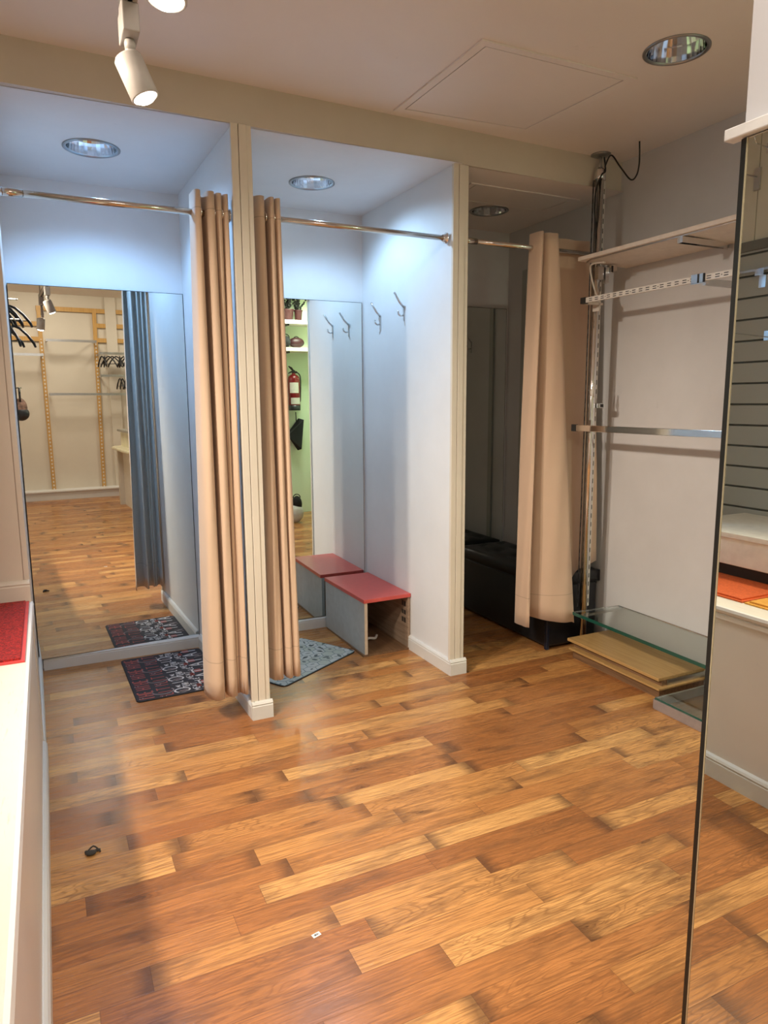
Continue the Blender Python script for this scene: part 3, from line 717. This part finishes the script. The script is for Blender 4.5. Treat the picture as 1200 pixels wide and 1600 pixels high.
for k, (x, a) in enumerate(((-.01, .75), (-.05, -.1), (-.09, .5), (-.13, .2))):
    c = dup(h0, (x, 0.40, 2.433), a, 'dark blue plastic hanger in the bunch on the display arm, seen in first mirror')
t = thing('display_rail', (-.3, 0.52, 2.24), 'second shorter chrome arm rail hung with hangers just below the first', 'rail')
b = B('chrome'); b.tube([(XA, 0.52, 2.24), (.10, 0.52, 2.24)], .008, 10); b.done('rail_tube', t)
b = B('chrome'); b.box(XA - .004, .50, 2.203, XA + .008, .54, 2.26); b.done('wall_plate', t)
for k, (x, a) in enumerate(((.05, .5), (.00, 1.1), (-.06, .3))):
    dup(h0, (x, 0.52, 2.233), a, 'dark blue plastic hanger on the lower arm rail, seen in first mirror', 'dark hangers on the lower arm rail')
t = thing('display_rail', (-.4, -.55, 1.62), 'chrome arm rail holding the small brown bag, seen in first mirror', 'rail')
b = B('chrome'); b.tube([(XA, -.55, 1.62), (.12, -.55, 1.62)], .008, 10); b.done('rail_tube', t)
b = B('chrome'); b.box(XA - .004, -.57, 1.57, XA + .008, -.53, 1.606); b.done('wall_plate', t)
bx = .095
o = B('bagp').ico((bx, -.55, 1.40), .085, 3, (.8, .55, 1.3)).m('black').ico((bx, -.55, 1.34), .088, 3, (.95, .62, .9)).m('black').tube(arc((bx, -.55, 1.56), .06, 0, PI, 10, ((0, 1, 0), (0, 0, 1))), .010, 6).tube([(bx, -.49, 1.56), (bx, -.52, 1.47)], .010, 6).tube([(bx, -.61, 1.56), (bx, -.58, 1.47)], .010, 6).done('shoulder_bag', origin=(bx, -.55, 1.26)); tag(o, 'small brown and black bag on a chrome arm, seen at edge of first mirror', 'bag')

# ---------------------------------------------------------------- chrome pole with slotted sides
px_, py_ = 2.752, 3.062
t = thing('chrome_pole', (px_, py_, 0), 'floor to ceiling chrome pole with slotted sides beside the loose curtain', 'pole')
b = B('rim'); b.lathe([(.004, 0), (.052, 0), (.050, -.007), (.014, -.013), (.004, -.013)], (px_, py_, ZC), 24); b.done('ceiling_flange', t)
b = B('steel'); b.tube([(px_, py_, ZC - .012), (px_, py_, 2.64)], .007, 8); b.lathe([(.009, 0), (.009, .025)], (px_, py_, 2.655), 6, smooth=False, caps=True); b.done('adjusting_screw', t)
b = B('chrome'); b.lathe([(.004, .065), (.016, .064), (.026, .05), (.030, .02), (.030, 0), (.004, 0)], (px_, py_, 2.60), 24); b.done('top_cap', t)
b = B('chrome'); b.tube([(px_ - .010, py_ - .014, .0), (px_ - .010, py_ - .014, 2.60)], .019, 20); b.done('tube', t)
def slotted(bb, x0, y0, x1, y1, z0, z1, nrm, mat='standard', pitch=.05, sl=.026, sw=.30):
    """flat strip with dark slots, width from (x0, y0) to (x1, y1)"""
    n = Vector(nrm); a = Vector((x0, y0, 0)); c = Vector((x1, y1, 0)); m_ = (a + c) / 2; d = c - a
    bb.m(mat); bb.hexa([*(Vector((p.x, p.y, z0)) + n * k for p, k in ((a, 0), (c, 0), (c, .002), (a, .002))), *(Vector((p.x, p.y, z1)) + n * k for p, k in ((a, 0), (c, 0), (c, .002), (a, .002)))])
    bb.m('dark'); z = z0 + .02; L0, L1 = m_ - d * sw / 2, m_ + d * sw / 2
    while z + sl < z1:
        bb.hexa([*(Vector((p.x, p.y, z)) + n * k for p, k in ((L0, .0015), (L1, .0015), (L1, .0026), (L0, .0026))), *(Vector((p.x, p.y, z + sl)) + n * k for p, k in ((L0, .0015), (L1, .0015), (L1, .0026), (L0, .0026)))]); z += pitch
b = B('standard'); slotted(b, px_ + .012, py_ - .012, px_ + .036, py_ - .002, .262, 2.60, (.25, -.97, 0)); b.done('slotted_strip', t)
b = B('steel'); slotted(b, px_ - .030, py_ + .010, px_ - .044, py_ + .004, .262, 2.60, (-.6, -.8, 0), 'rim'); b.done('slotted_strip', t)
b = B('rim'); b.box(px_ - .02, py_ + .006, .262, px_ + .03, py_ + .012, 2.60); b.done('spine', t)
b = B('steel'); b.lathe([(.004, 0), (.028, 0), (.026, .02), (.018, .03)], (px_ - .006, py_ - .012, 0), 18); b.done('foot', t)
b = B('steel'); b.box(px_ + .012, py_ - .055, 1.405, px_ + .042, py_ - .012, 1.43); b.m('dark'); b.box(px_ + .016, py_ - .056, 1.409, px_ + .038, py_ - .0545, 1.426); b.m('standard'); b.box(px_ + .010, py_ - .018, 1.38, px_ + .018, py_ - .012, 1.46); b.done('bracket_stub', t)
o = B('cord').tube(spline([(2.765, 3.05, 2.715), (2.758, 3.03, 2.64), (2.735, 3.03, 2.62), (2.715, 3.045, 2.55), (2.712, 3.05, 2.45), (2.722, 3.045, 2.35), (2.712, 3.03, 2.25), (2.712, 3.03, 2.20)], 6), .0042, 8).tube(spline([(2.757, 3.035, 2.66), (2.765, 3.00, 2.71), (2.785, 2.95, 2.64), (2.80, 2.89, 2.565), (2.80, 2.85, 2.575), (2.795, 2.83, 2.63), (2.79, 2.83, 2.728)], 6), .004, 8).done('power_cord', origin=(2.76, 3.0, 2.2)); tag(o, 'black electric cord looping down beside the chrome pole', 'cord')
o = B('wcord').tube(spline([(2.660, 2.90, 2.150), (2.655, 2.98, 2.155), (2.672, 3.02, 2.14), (2.690, 3.022, 2.08), (2.712, 3.018, 2.02), (2.735, 3.012, 1.98), (2.742, 3.012, 1.95)], 6), .0045, 8).done('white_cord', origin=(2.68, 3.0, 1.95)); tag(o, 'thin white cord drooping from shelf end beside the pole', 'cord')

# ---------------------------------------------------------------- right wall fittings
t = thing('wall_shelf', (2.77, 2.3, 2.15), 'long pale wooden shelf high on the right wall', 'shelf')
def shelfbox(bb, x0, y0, x1, y1, zf, zb, th):
    bb.hexa([(x0, y0, zf), (x1, y0, zb), (x1, y1, zb), (x0, y1, zf), (x0, y0, zf + th), (x1, y0, zb + th), (x1, y1, zb + th), (x0, y1, zf + th)])
b = B('laminate'); shelfbox(b, 2.595, 1.2, 2.935, 3.030, 2.172, 2.160, .020); b.done('shelf_board', t, bevel=.002)
b = B('steel'); b.tube([(2.612, 1.2, 2.168), (2.612, 2.95, 2.168), (2.64, 3.01, 2.166)], .004, 8); b.done('cable_strip', t)
def bracket(bb, y, xf, z, h=.028, w=.014):
    bb.box(xf, y - w, z - h, XR - .012, y - w + .002, z); bb.box(xf, y + w - .002, z - h, XR - .012, y + w, z); bb.box(xf, y - w, z - .002, XR - .012, y + w, z); bb.box(xf - .002, y - w, z - h, xf, y + w, z)
for yy in (2.375,):
    b = B('chrome'); bracket(b, yy, 2.610, 2.166); b.done('bracket', t)
b = B('chrome'); b.box(2.775, 2.975, 2.118, 2.815, 3.008, 2.158); b.m('dark'); b.box(2.777, 2.9735, 2.122, 2.789, 2.9755, 2.154); b.done('bracket', t)
b = B('steel'); b.box(2.715, 3.005, 2.085, 2.752, 3.035, 2.150); b.box(2.762, 3.002, 2.07, 2.785, 3.03, 2.15); b.done('end_clamp', t)

t = thing('hanging_rail', (2.63, 2.3, 1.96), 'white slotted steel rail below the pale shelf', 'rail')
b = B('standard'); b.box(2.618, 1.2, 1.956, 2.632, 2.985, 1.982); b.m('dark'); yy = 1.26; k = 0
while yy < 2.96:
    for zz in (1.9635, 1.9735): b.box(2.6172, yy, zz - .0018, 2.6185, yy + .022, zz + .0018)
    if k % 4 == 0: b.box(2.6172, yy + .031, 1.967, 2.6185, yy + .035, 1.971)
    yy += .043; k += 1
b.done('slotted_bar', t)
b = B('dark'); b.box(2.614, 2.985, 1.953, 2.636, 3.022, 1.985); b.done('end_cap', t)
b = B('chrome'); b.box(2.612, 2.235, 1.950, 2.617, 2.305, 1.988); b.box(2.612, 2.235, 1.947, 2.638, 2.305, 1.951); b.m('dark'); b.box(2.6115, 2.235, 1.951, 2.6165, 2.243, 1.987); b.box(2.6113, 2.262, 1.950, 2.6118, 2.272, 1.988); b.done('joint_clip', t)
b = B('steel'); b.box(2.634, 2.245, 1.940, XR - .012, 2.262, 1.968); b.done('wall_arm', t)
b = B('standard'); b.box(2.636, 2.99, 1.950, 2.742, 3.005, 1.962); b.box(2.716, 2.99, 1.92, 2.722, 3.04, 2.0); b.done('pole_arm', t)

t = thing('hanging_rail', (2.62, 2.3, 1.28), 'flat chrome rail at waist height on the right wall', 'rail')
b = B('chrome'); b.box(2.612, 1.2, 1.282, 2.624, 3.022, 1.315); b.done('flat_bar', t, bevel=.002)
b = B('dark'); b.box(2.608, 3.022, 1.280, 2.628, 3.052, 1.317); b.done('end_cap', t)
b = B('steel'); b.box(2.624, 3.028, 1.288, 2.735, 3.040, 1.308); b.box(2.718, 3.022, 1.27, 2.726, 3.045, 1.34); b.done('pole_arm', t)
b = B('steel'); b.box(2.624, 2.02, 1.288, XR - .012, 2.036, 1.308); b.done('wall_arm', t)
o = B('wcord').ico((2.70, 3.0, 1.49), .016, 1, (1, .5, 1.2)).tube([(2.712, 3.0, 1.54), (2.695, 2.995, 1.49), (2.690, 2.99, 1.455)], [.003, .012, .002], 6).tube([(2.705, 2.998, 1.49), (2.708, 2.99, 1.452)], .0025, 6).done('tape_scrap', origin=(2.70, 3.0, 1.45)); tag(o, 'torn scrap of pale tape stuck on the chrome pole', 'tape')
o = B('steel').box(XR - .012, 2.30, .1, XR - .001, 2.33, 2.25).box(XR - .012, 2.01, .1, XR - .001, 2.04, 2.25).done('wall_upright', origin=(XR, 2.2, .1)); st(o)
o.name = 'trim_8'

# glass shelf and stacked boards on the floor
def glass_shelf(name, q, z, th, label, e=.004):
    t = thing(name, (sum(p[0] for p in q) / 4, sum(p[1] for p in q) / 4, z), label, 'glass shelf')
    b = B('glass'); b.prism(q, z, z + th); b.done('glass_pane', t)
    c = Vector((t.location.x, t.location.y)); o = [Vector(p) for p in q]
    b = B('glassedge')
    for k in (0, 1, 3):
        a, d = o[k], o[(k + 1) % 4]; n = Vector(((d - a).y, -(d - a).x)).normalized()
        if n.dot(a - c) < 0: n = -n
        P_ = [a + n * .0004, d + n * .0004, d + n * .002, a + n * .002]; b.prism([tuple(p) for p in P_], z, z + th)
    b.done('polished_edge', t); return t
glass_shelf('glass_shelf', [(2.595, 1.30), (2.938, 1.30), (2.938, 2.975), (2.618, 2.995)], .246, .018, 'green edged glass shelf above the stacked oak boards')
for yy, lb in ((2.94, 'steel bracket under the glass shelf end by the pole'), (1.5, 'steel bracket under far end of the glass shelf')):
    o = B('steel').box(2.64, yy, .232, XR - .002, yy + .014, .2455).done('shelf_bracket', origin=(2.8, yy, .232)); tag(o, lb, 'bracket')
t = thing('board_stack', (2.76, 2.68, 0), 'two oak shelf boards stacked with metal rails under the glass shelf', 'board stack')
b = B('oak'); b.box(2.606, 2.352, .088, 2.93, 3.020, .104); b.done('top_board', t, bevel=.0015)
b = B('oak'); b.box(2.588, 2.330, .050, 2.93, 2.985, .060); b.done('lower_board', t, bevel=.0015)
b = B('steel'); b.box(2.66, 2.345, .060, 2.93, 2.349, .088); b.done('end_rail', t)
b = B('steel'); b.box(2.66, 2.992, .060, 2.93, 2.996, .088); b.done('end_rail', t)
b = B('benchwood'); b.box(2.612, 2.349, .0, 2.92, 2.975, .050); b.done('base_board', t)  # dark block painted as the shade below the lower board
b = B('benchwood'); b.box(2.630, 2.352, .060, 2.92, 2.99, .088); b.done('middle_board', t)  # dark block giving the shade in the gap between the boards
M['steel2'] = plain('frame_steel', (.42, .38, .38), .35, .5)
t = glass_shelf('glass_shelf', [(2.506, 1.3), (2.90, 1.3), (2.90, 2.275), (2.506, 2.275)], .050, .008, 'thin glass shelf in a chrome frame lying on the floor')
b = B('steel2'); b.box(2.502, 1.3, .004, 2.516, 2.282, .048); b.box(2.504, 2.270, .004, 2.90, 2.284, .048); b.box(2.888, 1.3, .004, 2.90, 2.27, .048); b.box(2.504, 1.3, 0, 2.53, 2.28, .004); b.done('frame', t)

# ---------------------------------------------------------------- small things on the floor
t = thing('price_tag', (.569, 1.637, 0), 'tiny white price tag lying on the wooden floor', 'price tag')
th = math.radians(12); c_, s_ = math.cos(th), math.sin(th); R2 = lambda u, v, z: (.569 + u * c_ - v * s_, 1.637 + u * s_ + v * c_, z)
b = B('white'); b.hexa([R2(u, v, z) for z in (.0002, .001) for u, v in ((-.012, -.007), (.012, -.007), (.012, .007), (-.012, .007))]); b.done('paper', t)
b = B('black')
for k, u in enumerate((-.008, -.0055, -.004, -.0015, .0, .0025, .004, .0065)): b.hexa([R2(u + du, v, z) for z in (.001, .0013) for du, v in ((0, -.003), (.0009 + .0006 * (k % 3), -.003), (.0009 + .0006 * (k % 3), .0035), (0, .0035))])
b.done('barcode', t)
o = B('lint').ico((.032, 2.285, .008), .013, 2, (1.3, .9, .6)).ico((.052, 2.295, .006), .008, 1, (1.4, .8, .6)).ico((.018, 2.302, .004), .006, 1).tube(spline([(.015, 2.29, .004), (.04, 2.31, .014), (.06, 2.285, .004)], 4), .0025, 6).done('lint_clump', origin=(.035, 2.29, 0)); tag(o, 'dark clump of lint on the floor near the platform', 'lint')

FAR0 = set(C.objects)
# ---------------------------------------------------------------- far shop wall (seen in first mirror)
t = thing('wall_shelving', (1.3, -3.64, .12), 'yellow wooden wall shelving frame on the far shop wall, seen in mirror', 'shelving')
for x, dx in ((.775, -.022), (1.50, .025), (2.25, .0)):
    b = B('pine'); b.hexa([(x - .028, -3.67, .13), (x + .028, -3.67, .13), (x + .028, -3.64, .13), (x - .028, -3.64, .13), (x - .028 + dx, -3.67, 2.87), (x + .028 + dx, -3.67, 2.87), (x + .028 + dx, -3.64, 2.87), (x - .028 + dx, -3.64, 2.87)]); b.done('upright', t)
    b = B('standard'); b.hexa([(x - .010, -3.64, .13), (x + .010, -3.64, .13), (x + .010, -3.636, .13), (x - .010, -3.636, .13), (x - .010 + dx * .8, -3.64, 2.40), (x + .010 + dx * .8, -3.64, 2.40), (x + .010 + dx * .8, -3.636, 2.40), (x - .010 + dx * .8, -3.636, 2.40)])
    b.m('pine'); z = .16
    while z < 2.38:
        xx = x + dx * .8 * (z - .13) / 2.27; b.box(xx - .0105, -3.637, z, xx + .0105, -3.634, z + .028); z += .055
    b.done('slotted_strip', t)
for x0, x1, z in ((.72, 2.3, 2.85), (-.4, .75, 2.62), (-.4, .75, 2.40), (1.53, 2.3, 2.63), (1.53, 2.3, 2.41)):
    b = B('pine'); b.box(x0, -3.675, z - .032, x1, -3.645, z + .032); b.done('cross_rail', t)
SR = []
for x0, x1, z, ln in ((.80, 1.50, 2.37, 'upper chrome rail in the middle bay of the far shelving'), (.80, 2.3, 1.585, 'long lower chrome rail on the far shelving'), (-.3, .76, 2.155, 'chrome rail in left bay of the far shelving'), (1.52, 2.3, 2.20, 'chrome rail with dark hangers on the far shelving'), (1.52, 2.3, 1.865, 'second chrome rail with hangers on the far shelving')):
    t = thing('display_rail', ((x0 + x1) / 2, -3.4, z), ln, 'rail')
    b = B('steel'); b.box(x0, -3.415, z - .018, x1, -3.395, z + .018); b.done('bar', t)
    b = B('steel'); b.box(x0 + .01, -3.635, z - .02, x0 + .03, -3.415, z + .015); b.done('arm', t)
    b = B('steel'); b.box(x1 - .03, -3.635, z - .02, x1 - .01, -3.415, z + .015); b.done('arm', t)
fh = hanger((1.56, -3.405, 2.20), 1.3, 'black hanger on the upper far rail, seen in first mirror', .8, group='black hangers on the upper far rail', mat='black')
for k in range(11): dup(fh, (1.60 + k * .055, -3.405, 2.20), 1.2 + random.uniform(-.5, .5))
fh2 = hanger((1.80, -3.405, 1.865), 1.4, 'black hanger on the lower far rail, seen in first mirror', .8, group='black hangers on the lower far rail', mat='black')
for k in range(7): dup(fh2, (1.84 + k * .055, -3.405, 1.865), 1.3 + random.uniform(-.4, .4))
b = B('base'); b.box(-1.0, -3.68, 0, 3.9, -3.42, .120); b.m('white'); b.box(-1.0, -3.68, .120, 3.9, -3.40, .138); st(b.done('baseboard_shop'))

# counter
t = thing('sales_counter', (2.0, -1.9, 0), 'white sales counter with lit marble ledge, seen in first mirror', 'counter')
b = B('boxwhite'); b.box(1.60, -2.35, 0, 2.5, -1.1, .80); b.done('body', t)
b = B('trim'); b.box(1.535, -2.44, 0, 1.63, -2.35, .80); b.done('corner_post', t)
b = B('marble'); b.prism([(1.46, -2.36), (1.50, -2.50), (1.62, -2.56), (2.55, -2.56), (2.55, -1.05), (1.62, -1.05), (1.50, -1.10), (1.46, -1.25)], .80, .84); b.done('marble_ledge', t, bevel=.012)
b = B('marble'); b.prism([(1.60, -2.42), (1.75, -2.50), (2.5, -2.50), (2.5, -1.15), (1.60, -1.15)], .84, 1.05); b.done('riser', t)
b = B('countertop'); b.prism([(1.56, -2.45), (1.75, -2.55), (2.55, -2.55), (2.55, -1.1), (1.56, -1.1)], 1.05, 1.08); b.done('counter_top', t)

for o in C.objects:   # the whole far wall group stands a little to the side
    if o not in FAR0 and o.parent is None and o.get('kind') != 'structure': o.location.x -= .18
# ---------------------------------------------------------------- staff corner (seen in the second mirror)
YG = -.52
def bracket_shelf(z, label, d=.30):
    t = thing('bracket_shelf', (3.0, YG + d / 2, z), label, 'shelf')
    b = B('laminate'); b.box(2.4, YG, z, 3.4, YG + d, z + .045); b.done('shelf_board', t)
    for x in (2.79, 3.25):
        b = B('black'); b.box(x - .014, YG, z - .26, x + .014, YG + .014, z); b.box(x - .012, YG + .014, z - .02, x + .012, YG + d - .04, z); b.done('bracket', t)
bracket_shelf(2.40, 'upper shelf with potted plants in the green staff corner')
bracket_shelf(2.07, 'lower shelf with bags in the green staff corner')
def potted(x, y, z, label, seed, r=.065):
    rnd = random.Random(seed); t = thing('potted_plant', (x, y, z), label, 'plant', None)
    b = B('pot'); b.lathe([(r * .75, 0), (r * .8, .004), (r, .12), (r + .006, .125), (r + .006, .14), (r - .008, .14), (r - .01, .11)], (x, y, z), 18); b.done('pot', t)
    b = B('leaf'); b.lathe([(.001, .11), (r - .012, .11)], (x, y, z), 14)
    for k in range(13):
        a = rnd.uniform(0, 2 * PI); tip = Vector((x + math.cos(a) * rnd.uniform(.02, .12), y + math.sin(a) * rnd.uniform(.02, .10), z + rnd.uniform(.20, .33)))
        base = Vector((x, y, z + .10)); pts = [base, base.lerp(tip, .5) + Vector((0, 0, .03)), tip]; b.tube(pts, .003, 5)
        for q in range(6): b.ico(base.lerp(tip, .3 + .14 * q) + Vector((rnd.uniform(-.014, .014), rnd.uniform(-.014, .014), .02)), rnd.uniform(.009, .015), 1)
    b.done('foliage', t)
potted(2.82, YG + .14, 2.446, 'dark red potted plant with berry sprigs on upper shelf of the staff corner', 3, .08)
potted(2.97, YG + .12, 2.446, 'smaller dark potted plant at the right on the upper staff shelf', 5, .05)
o = B('redbag').ico((2.93, YG + .14, 2.185), .068, 3, (1.5, 1.0, .95)).m('black').tube(arc((2.93, YG + .14, 2.22), .04, 0, PI, 8, ((1, 0, 0), (0, 0, 1))), .006, 6).done('hand_bag', origin=(2.93, YG + .14, 2.12)); tag(o, 'dark red bag on the lower shelf of the staff corner', 'bag')
o = B('blackfab').ico((2.79, YG + .15, 2.19), .072, 3, (.8, 1.1, 1.0)).tube(arc((2.79, YG + .15, 2.24), .045, 0, PI, 8, ((1, 0, 0), (0, 0, 1))), .006, 6).done('hand_bag', origin=(2.79, YG + .15, 2.12)); tag(o, 'black bag beside the red one on the lower staff shelf', 'bag')
ex, ey = 2.895, YG + .10
t = thing('fire_extinguisher', (ex, ey, 1.34), 'red fire extinguisher on green wall of the staff corner, seen in mirror', 'fire extinguisher')
b = B('extred'); b.lathe([(.075, .06), (.077, .07), (.077, .385), (.070, .42), (.045, .445), (.022, .455), (.022, .47)], (ex, ey, 1.34), 28); b.done('cylinder', t)
b = B('black'); b.lathe([(.004, 0), (.076, 0), (.078, .01), (.078, .065), (.070, .068)], (ex, ey, 1.34), 28); b.done('base_cup', t)
b = B('black'); b.lathe([(.020, .465), (.022, .50), (.010, .51)], (ex, ey, 1.34), 14, caps=True); b.tube([(ex, ey, 1.835), (ex - .03, ey, 1.87), (ex - .065, ey, 1.895)], [.012, .016, .006], 8); b.tube([(ex + .01, ey, 1.83), (ex - .03, ey, 1.825), (ex - .07, ey, 1.805)], [.012, .010, .006], 8); b.ico((ex + .03, ey + .01, 1.82), .018, 1); b.done('valve_head', t)
b = B('label'); n = 10
for z0, z1, a0, a1 in ((1.56, 1.69, 60, 150), (1.42, 1.50, 40, 140)):
    A2 = [math.radians(a0 + (a1 - a0) * k / n) for k in range(n + 1)]
    for k in range(n): b.face([b.v(ex + .0778 * math.cos(A2[k + i]), ey + .0778 * math.sin(A2[k + i]), zz) for i, zz in ((0, z0), (1, z0), (1, z1), (0, z1))])
b.done('instruction_label', t)
b = B('black'); b.tube(spline([(ex + .045, ey, 1.82), (ex + .085, ey + .01, 1.76), (ex + .083, ey + .01, 1.55), (ex + .080, ey, 1.45)], 5), .008, 8); b.done('hose', t)
b = B('steel'); b.box(ex - .02, YG, 1.55, ex + .02, ey - .074, 1.75); b.done('wall_bracket', t)
o = B('black').box(2.735, YG + .16, 0, 2.775, YG + .20, 1.575).box(2.70, YG + .13, 0, 2.81, YG + .23, .02).done('stand_post', origin=(2.755, YG + .18, 0)); tag(o, 'black upright stand post beside the fire extinguisher', 'post')
b = B('blackfab'); b.hexa([(2.80, YG + .03, 1.04), (2.95, YG + .02, .82), (2.98, YG + .10, .84), (2.81, YG + .10, 1.0), (2.82, YG + .03, 1.06), (2.97, YG + .02, 1.24), (3.02, YG + .10, 1.22), (2.83, YG + .10, 1.05)]); b.tube([(2.93, YG + .05, 1.20), (2.93, YG + .04, 1.32)], .007, 6)
tag(b.done('hanging_jacket', origin=(2.92, YG + .06, .82), bevel=.02), 'black jacket hanging on the green wall below the extinguisher', 'jacket')
o = B('tote').ico((2.66, .22, .115), .115, 3, (.9, .7, 1.0)).m('blackfab').ico((2.68, .22, .22), .075, 3, (.85, .7, 1.4)).m('blackfab').tube(arc((2.68, .22, .30), .045, 0, PI, 8, ((1, 0, 0), (0, 0, 1))), .006, 6).done('tote_bag', origin=(2.66, .22, 0)); tag(o, 'white and black bag standing on the floor of the staff corner', 'bag')

# ---------------------------------------------------------------- lamps and added fill panels in the rest of the shop
def panel_and_fill_lamp(x, y, z, label, s=.30, mat='led'):
    t = thing('led_panel', (x, y, z), label, 'ceiling lamp', 'ceiling panel lamps')
    b = B('white'); b.box(x - s - .012, y - s - .012, z - .014, x + s + .012, y + s + .012, z - .001); b.done('frame', t)
    b = B(mat); b.box(x - s, y - s, z - .016, x + s, y + s, z - .0142); b.done('diffuser', t)
def light(kind, name, loc, power, col, aim=None, **kw):
    l = bpy.data.lights.new(name, kind); l.energy = power; l.color = col
    for k, v in kw.items(): setattr(l, k, v)
    o = bpy.data.objects.new(name, l); C.objects.link(o); o.location = loc
    if aim is not None: o.rotation_euler = Vector(aim).to_track_quat('-Z', 'Y').to_euler()
    return o
panel_and_fill_lamp(.55, -2.3, 3.35, 'square ceiling panel lamp over the far shop floor'); panel_and_fill_lamp(2.6, -2.3, 3.35, 'square ceiling panel lamp over the counter')  # unseen panels added behind the camera for soft fill
panel_and_fill_lamp(.55, .15, ZC, 'square ceiling panel lamp above the camera')  # unseen panel, added as soft fill
panel_and_fill_lamp(2.9, .1, ZC, 'square greenish ceiling lamp in the staff corner', .2, 'greenled')
WARM = (1, .88, .73)
light('AREA', 'panel_light', (.55, -2.3, 3.325), 31, (1, .88, .74), (0, 0, -1), shape='SQUARE', size=.6)  # soft fill from the added far panels
light('AREA', 'panel_light', (2.6, -2.3, 3.325), 24, (1, .88, .74), (0, 0, -1), shape='SQUARE', size=.6)
light('AREA', 'panel_light', (.55, .15, ZC - .025), 27, (1, .91, .83), (0, 0, -1), shape='SQUARE', size=.6)  # soft fill from the added panel above the camera
light('AREA', 'panel_light', (2.9, .1, ZC - .025), 34, (.88, 1, .80), (0, 0, -1), shape='SQUARE', size=.4)
POW = [26, 26, 195, 175, 65]
for k, (p, a) in enumerate(SP):
    light('SPOT', 'spot_light', p, POW[k], WARM, a, spot_size=math.radians(78 if k > 1 else 75), spot_blend=.7, shadow_soft_size=.065 if k > 1 else .03)
for k, pw, col, aim, up in ((0, 46, (.30, .58, 1.0), (0, -.10, -1), .046), (1, 38, (.42, .69, 1.0), (.26, -.20, -1), .042)):
    x, y, z, r = DL[k]
    light('SPOT', 'downlight', (x, y, z + up), pw, col, aim, spot_size=math.radians(150), spot_blend=.55, shadow_soft_size=.03)

w = bpy.data.worlds.new('World'); S.world = w; w.use_nodes = True
w.node_tree.nodes['Background'].inputs[0].default_value = (.5, .5, .5, 1); w.node_tree.nodes['Background'].inputs[1].default_value = .02

# ---------------------------------------------------------------- camera
yaw, pit, rol = (math.radians(v) for v in (25.59565, 8.99247, -.38345)); F = 1094.48
f = Vector((math.sin(yaw) * math.cos(pit), math.cos(yaw) * math.cos(pit), -math.sin(pit))); r = Vector((math.cos(yaw), -math.sin(yaw), 0)); u = r.cross(f)
r2 = r * math.cos(rol) + u * math.sin(rol); u2 = u * math.cos(rol) - r * math.sin(rol)
cam = bpy.data.cameras.new('Camera'); co = bpy.data.objects.new('Camera', cam); C.objects.link(co)
mt = Matrix((r2, u2, -f)).transposed().to_4x4(); mt.translation = (0, 0, 1.45); co.matrix_world = mt
cam.sensor_fit = 'VERTICAL'; cam.sensor_height = 36; cam.lens = F / 1600 * 36; cam.clip_start = .02
S.camera = co
for o in C.objects:
    if '_o' in o.keys(): del o['_o']
S.view_settings.view_transform = 'Standard'; S.view_settings.look = 'None'; S.view_settings.exposure = 0.0; S.view_settings.gamma = 1.0; S.view_settings.use_curve_mapping = False
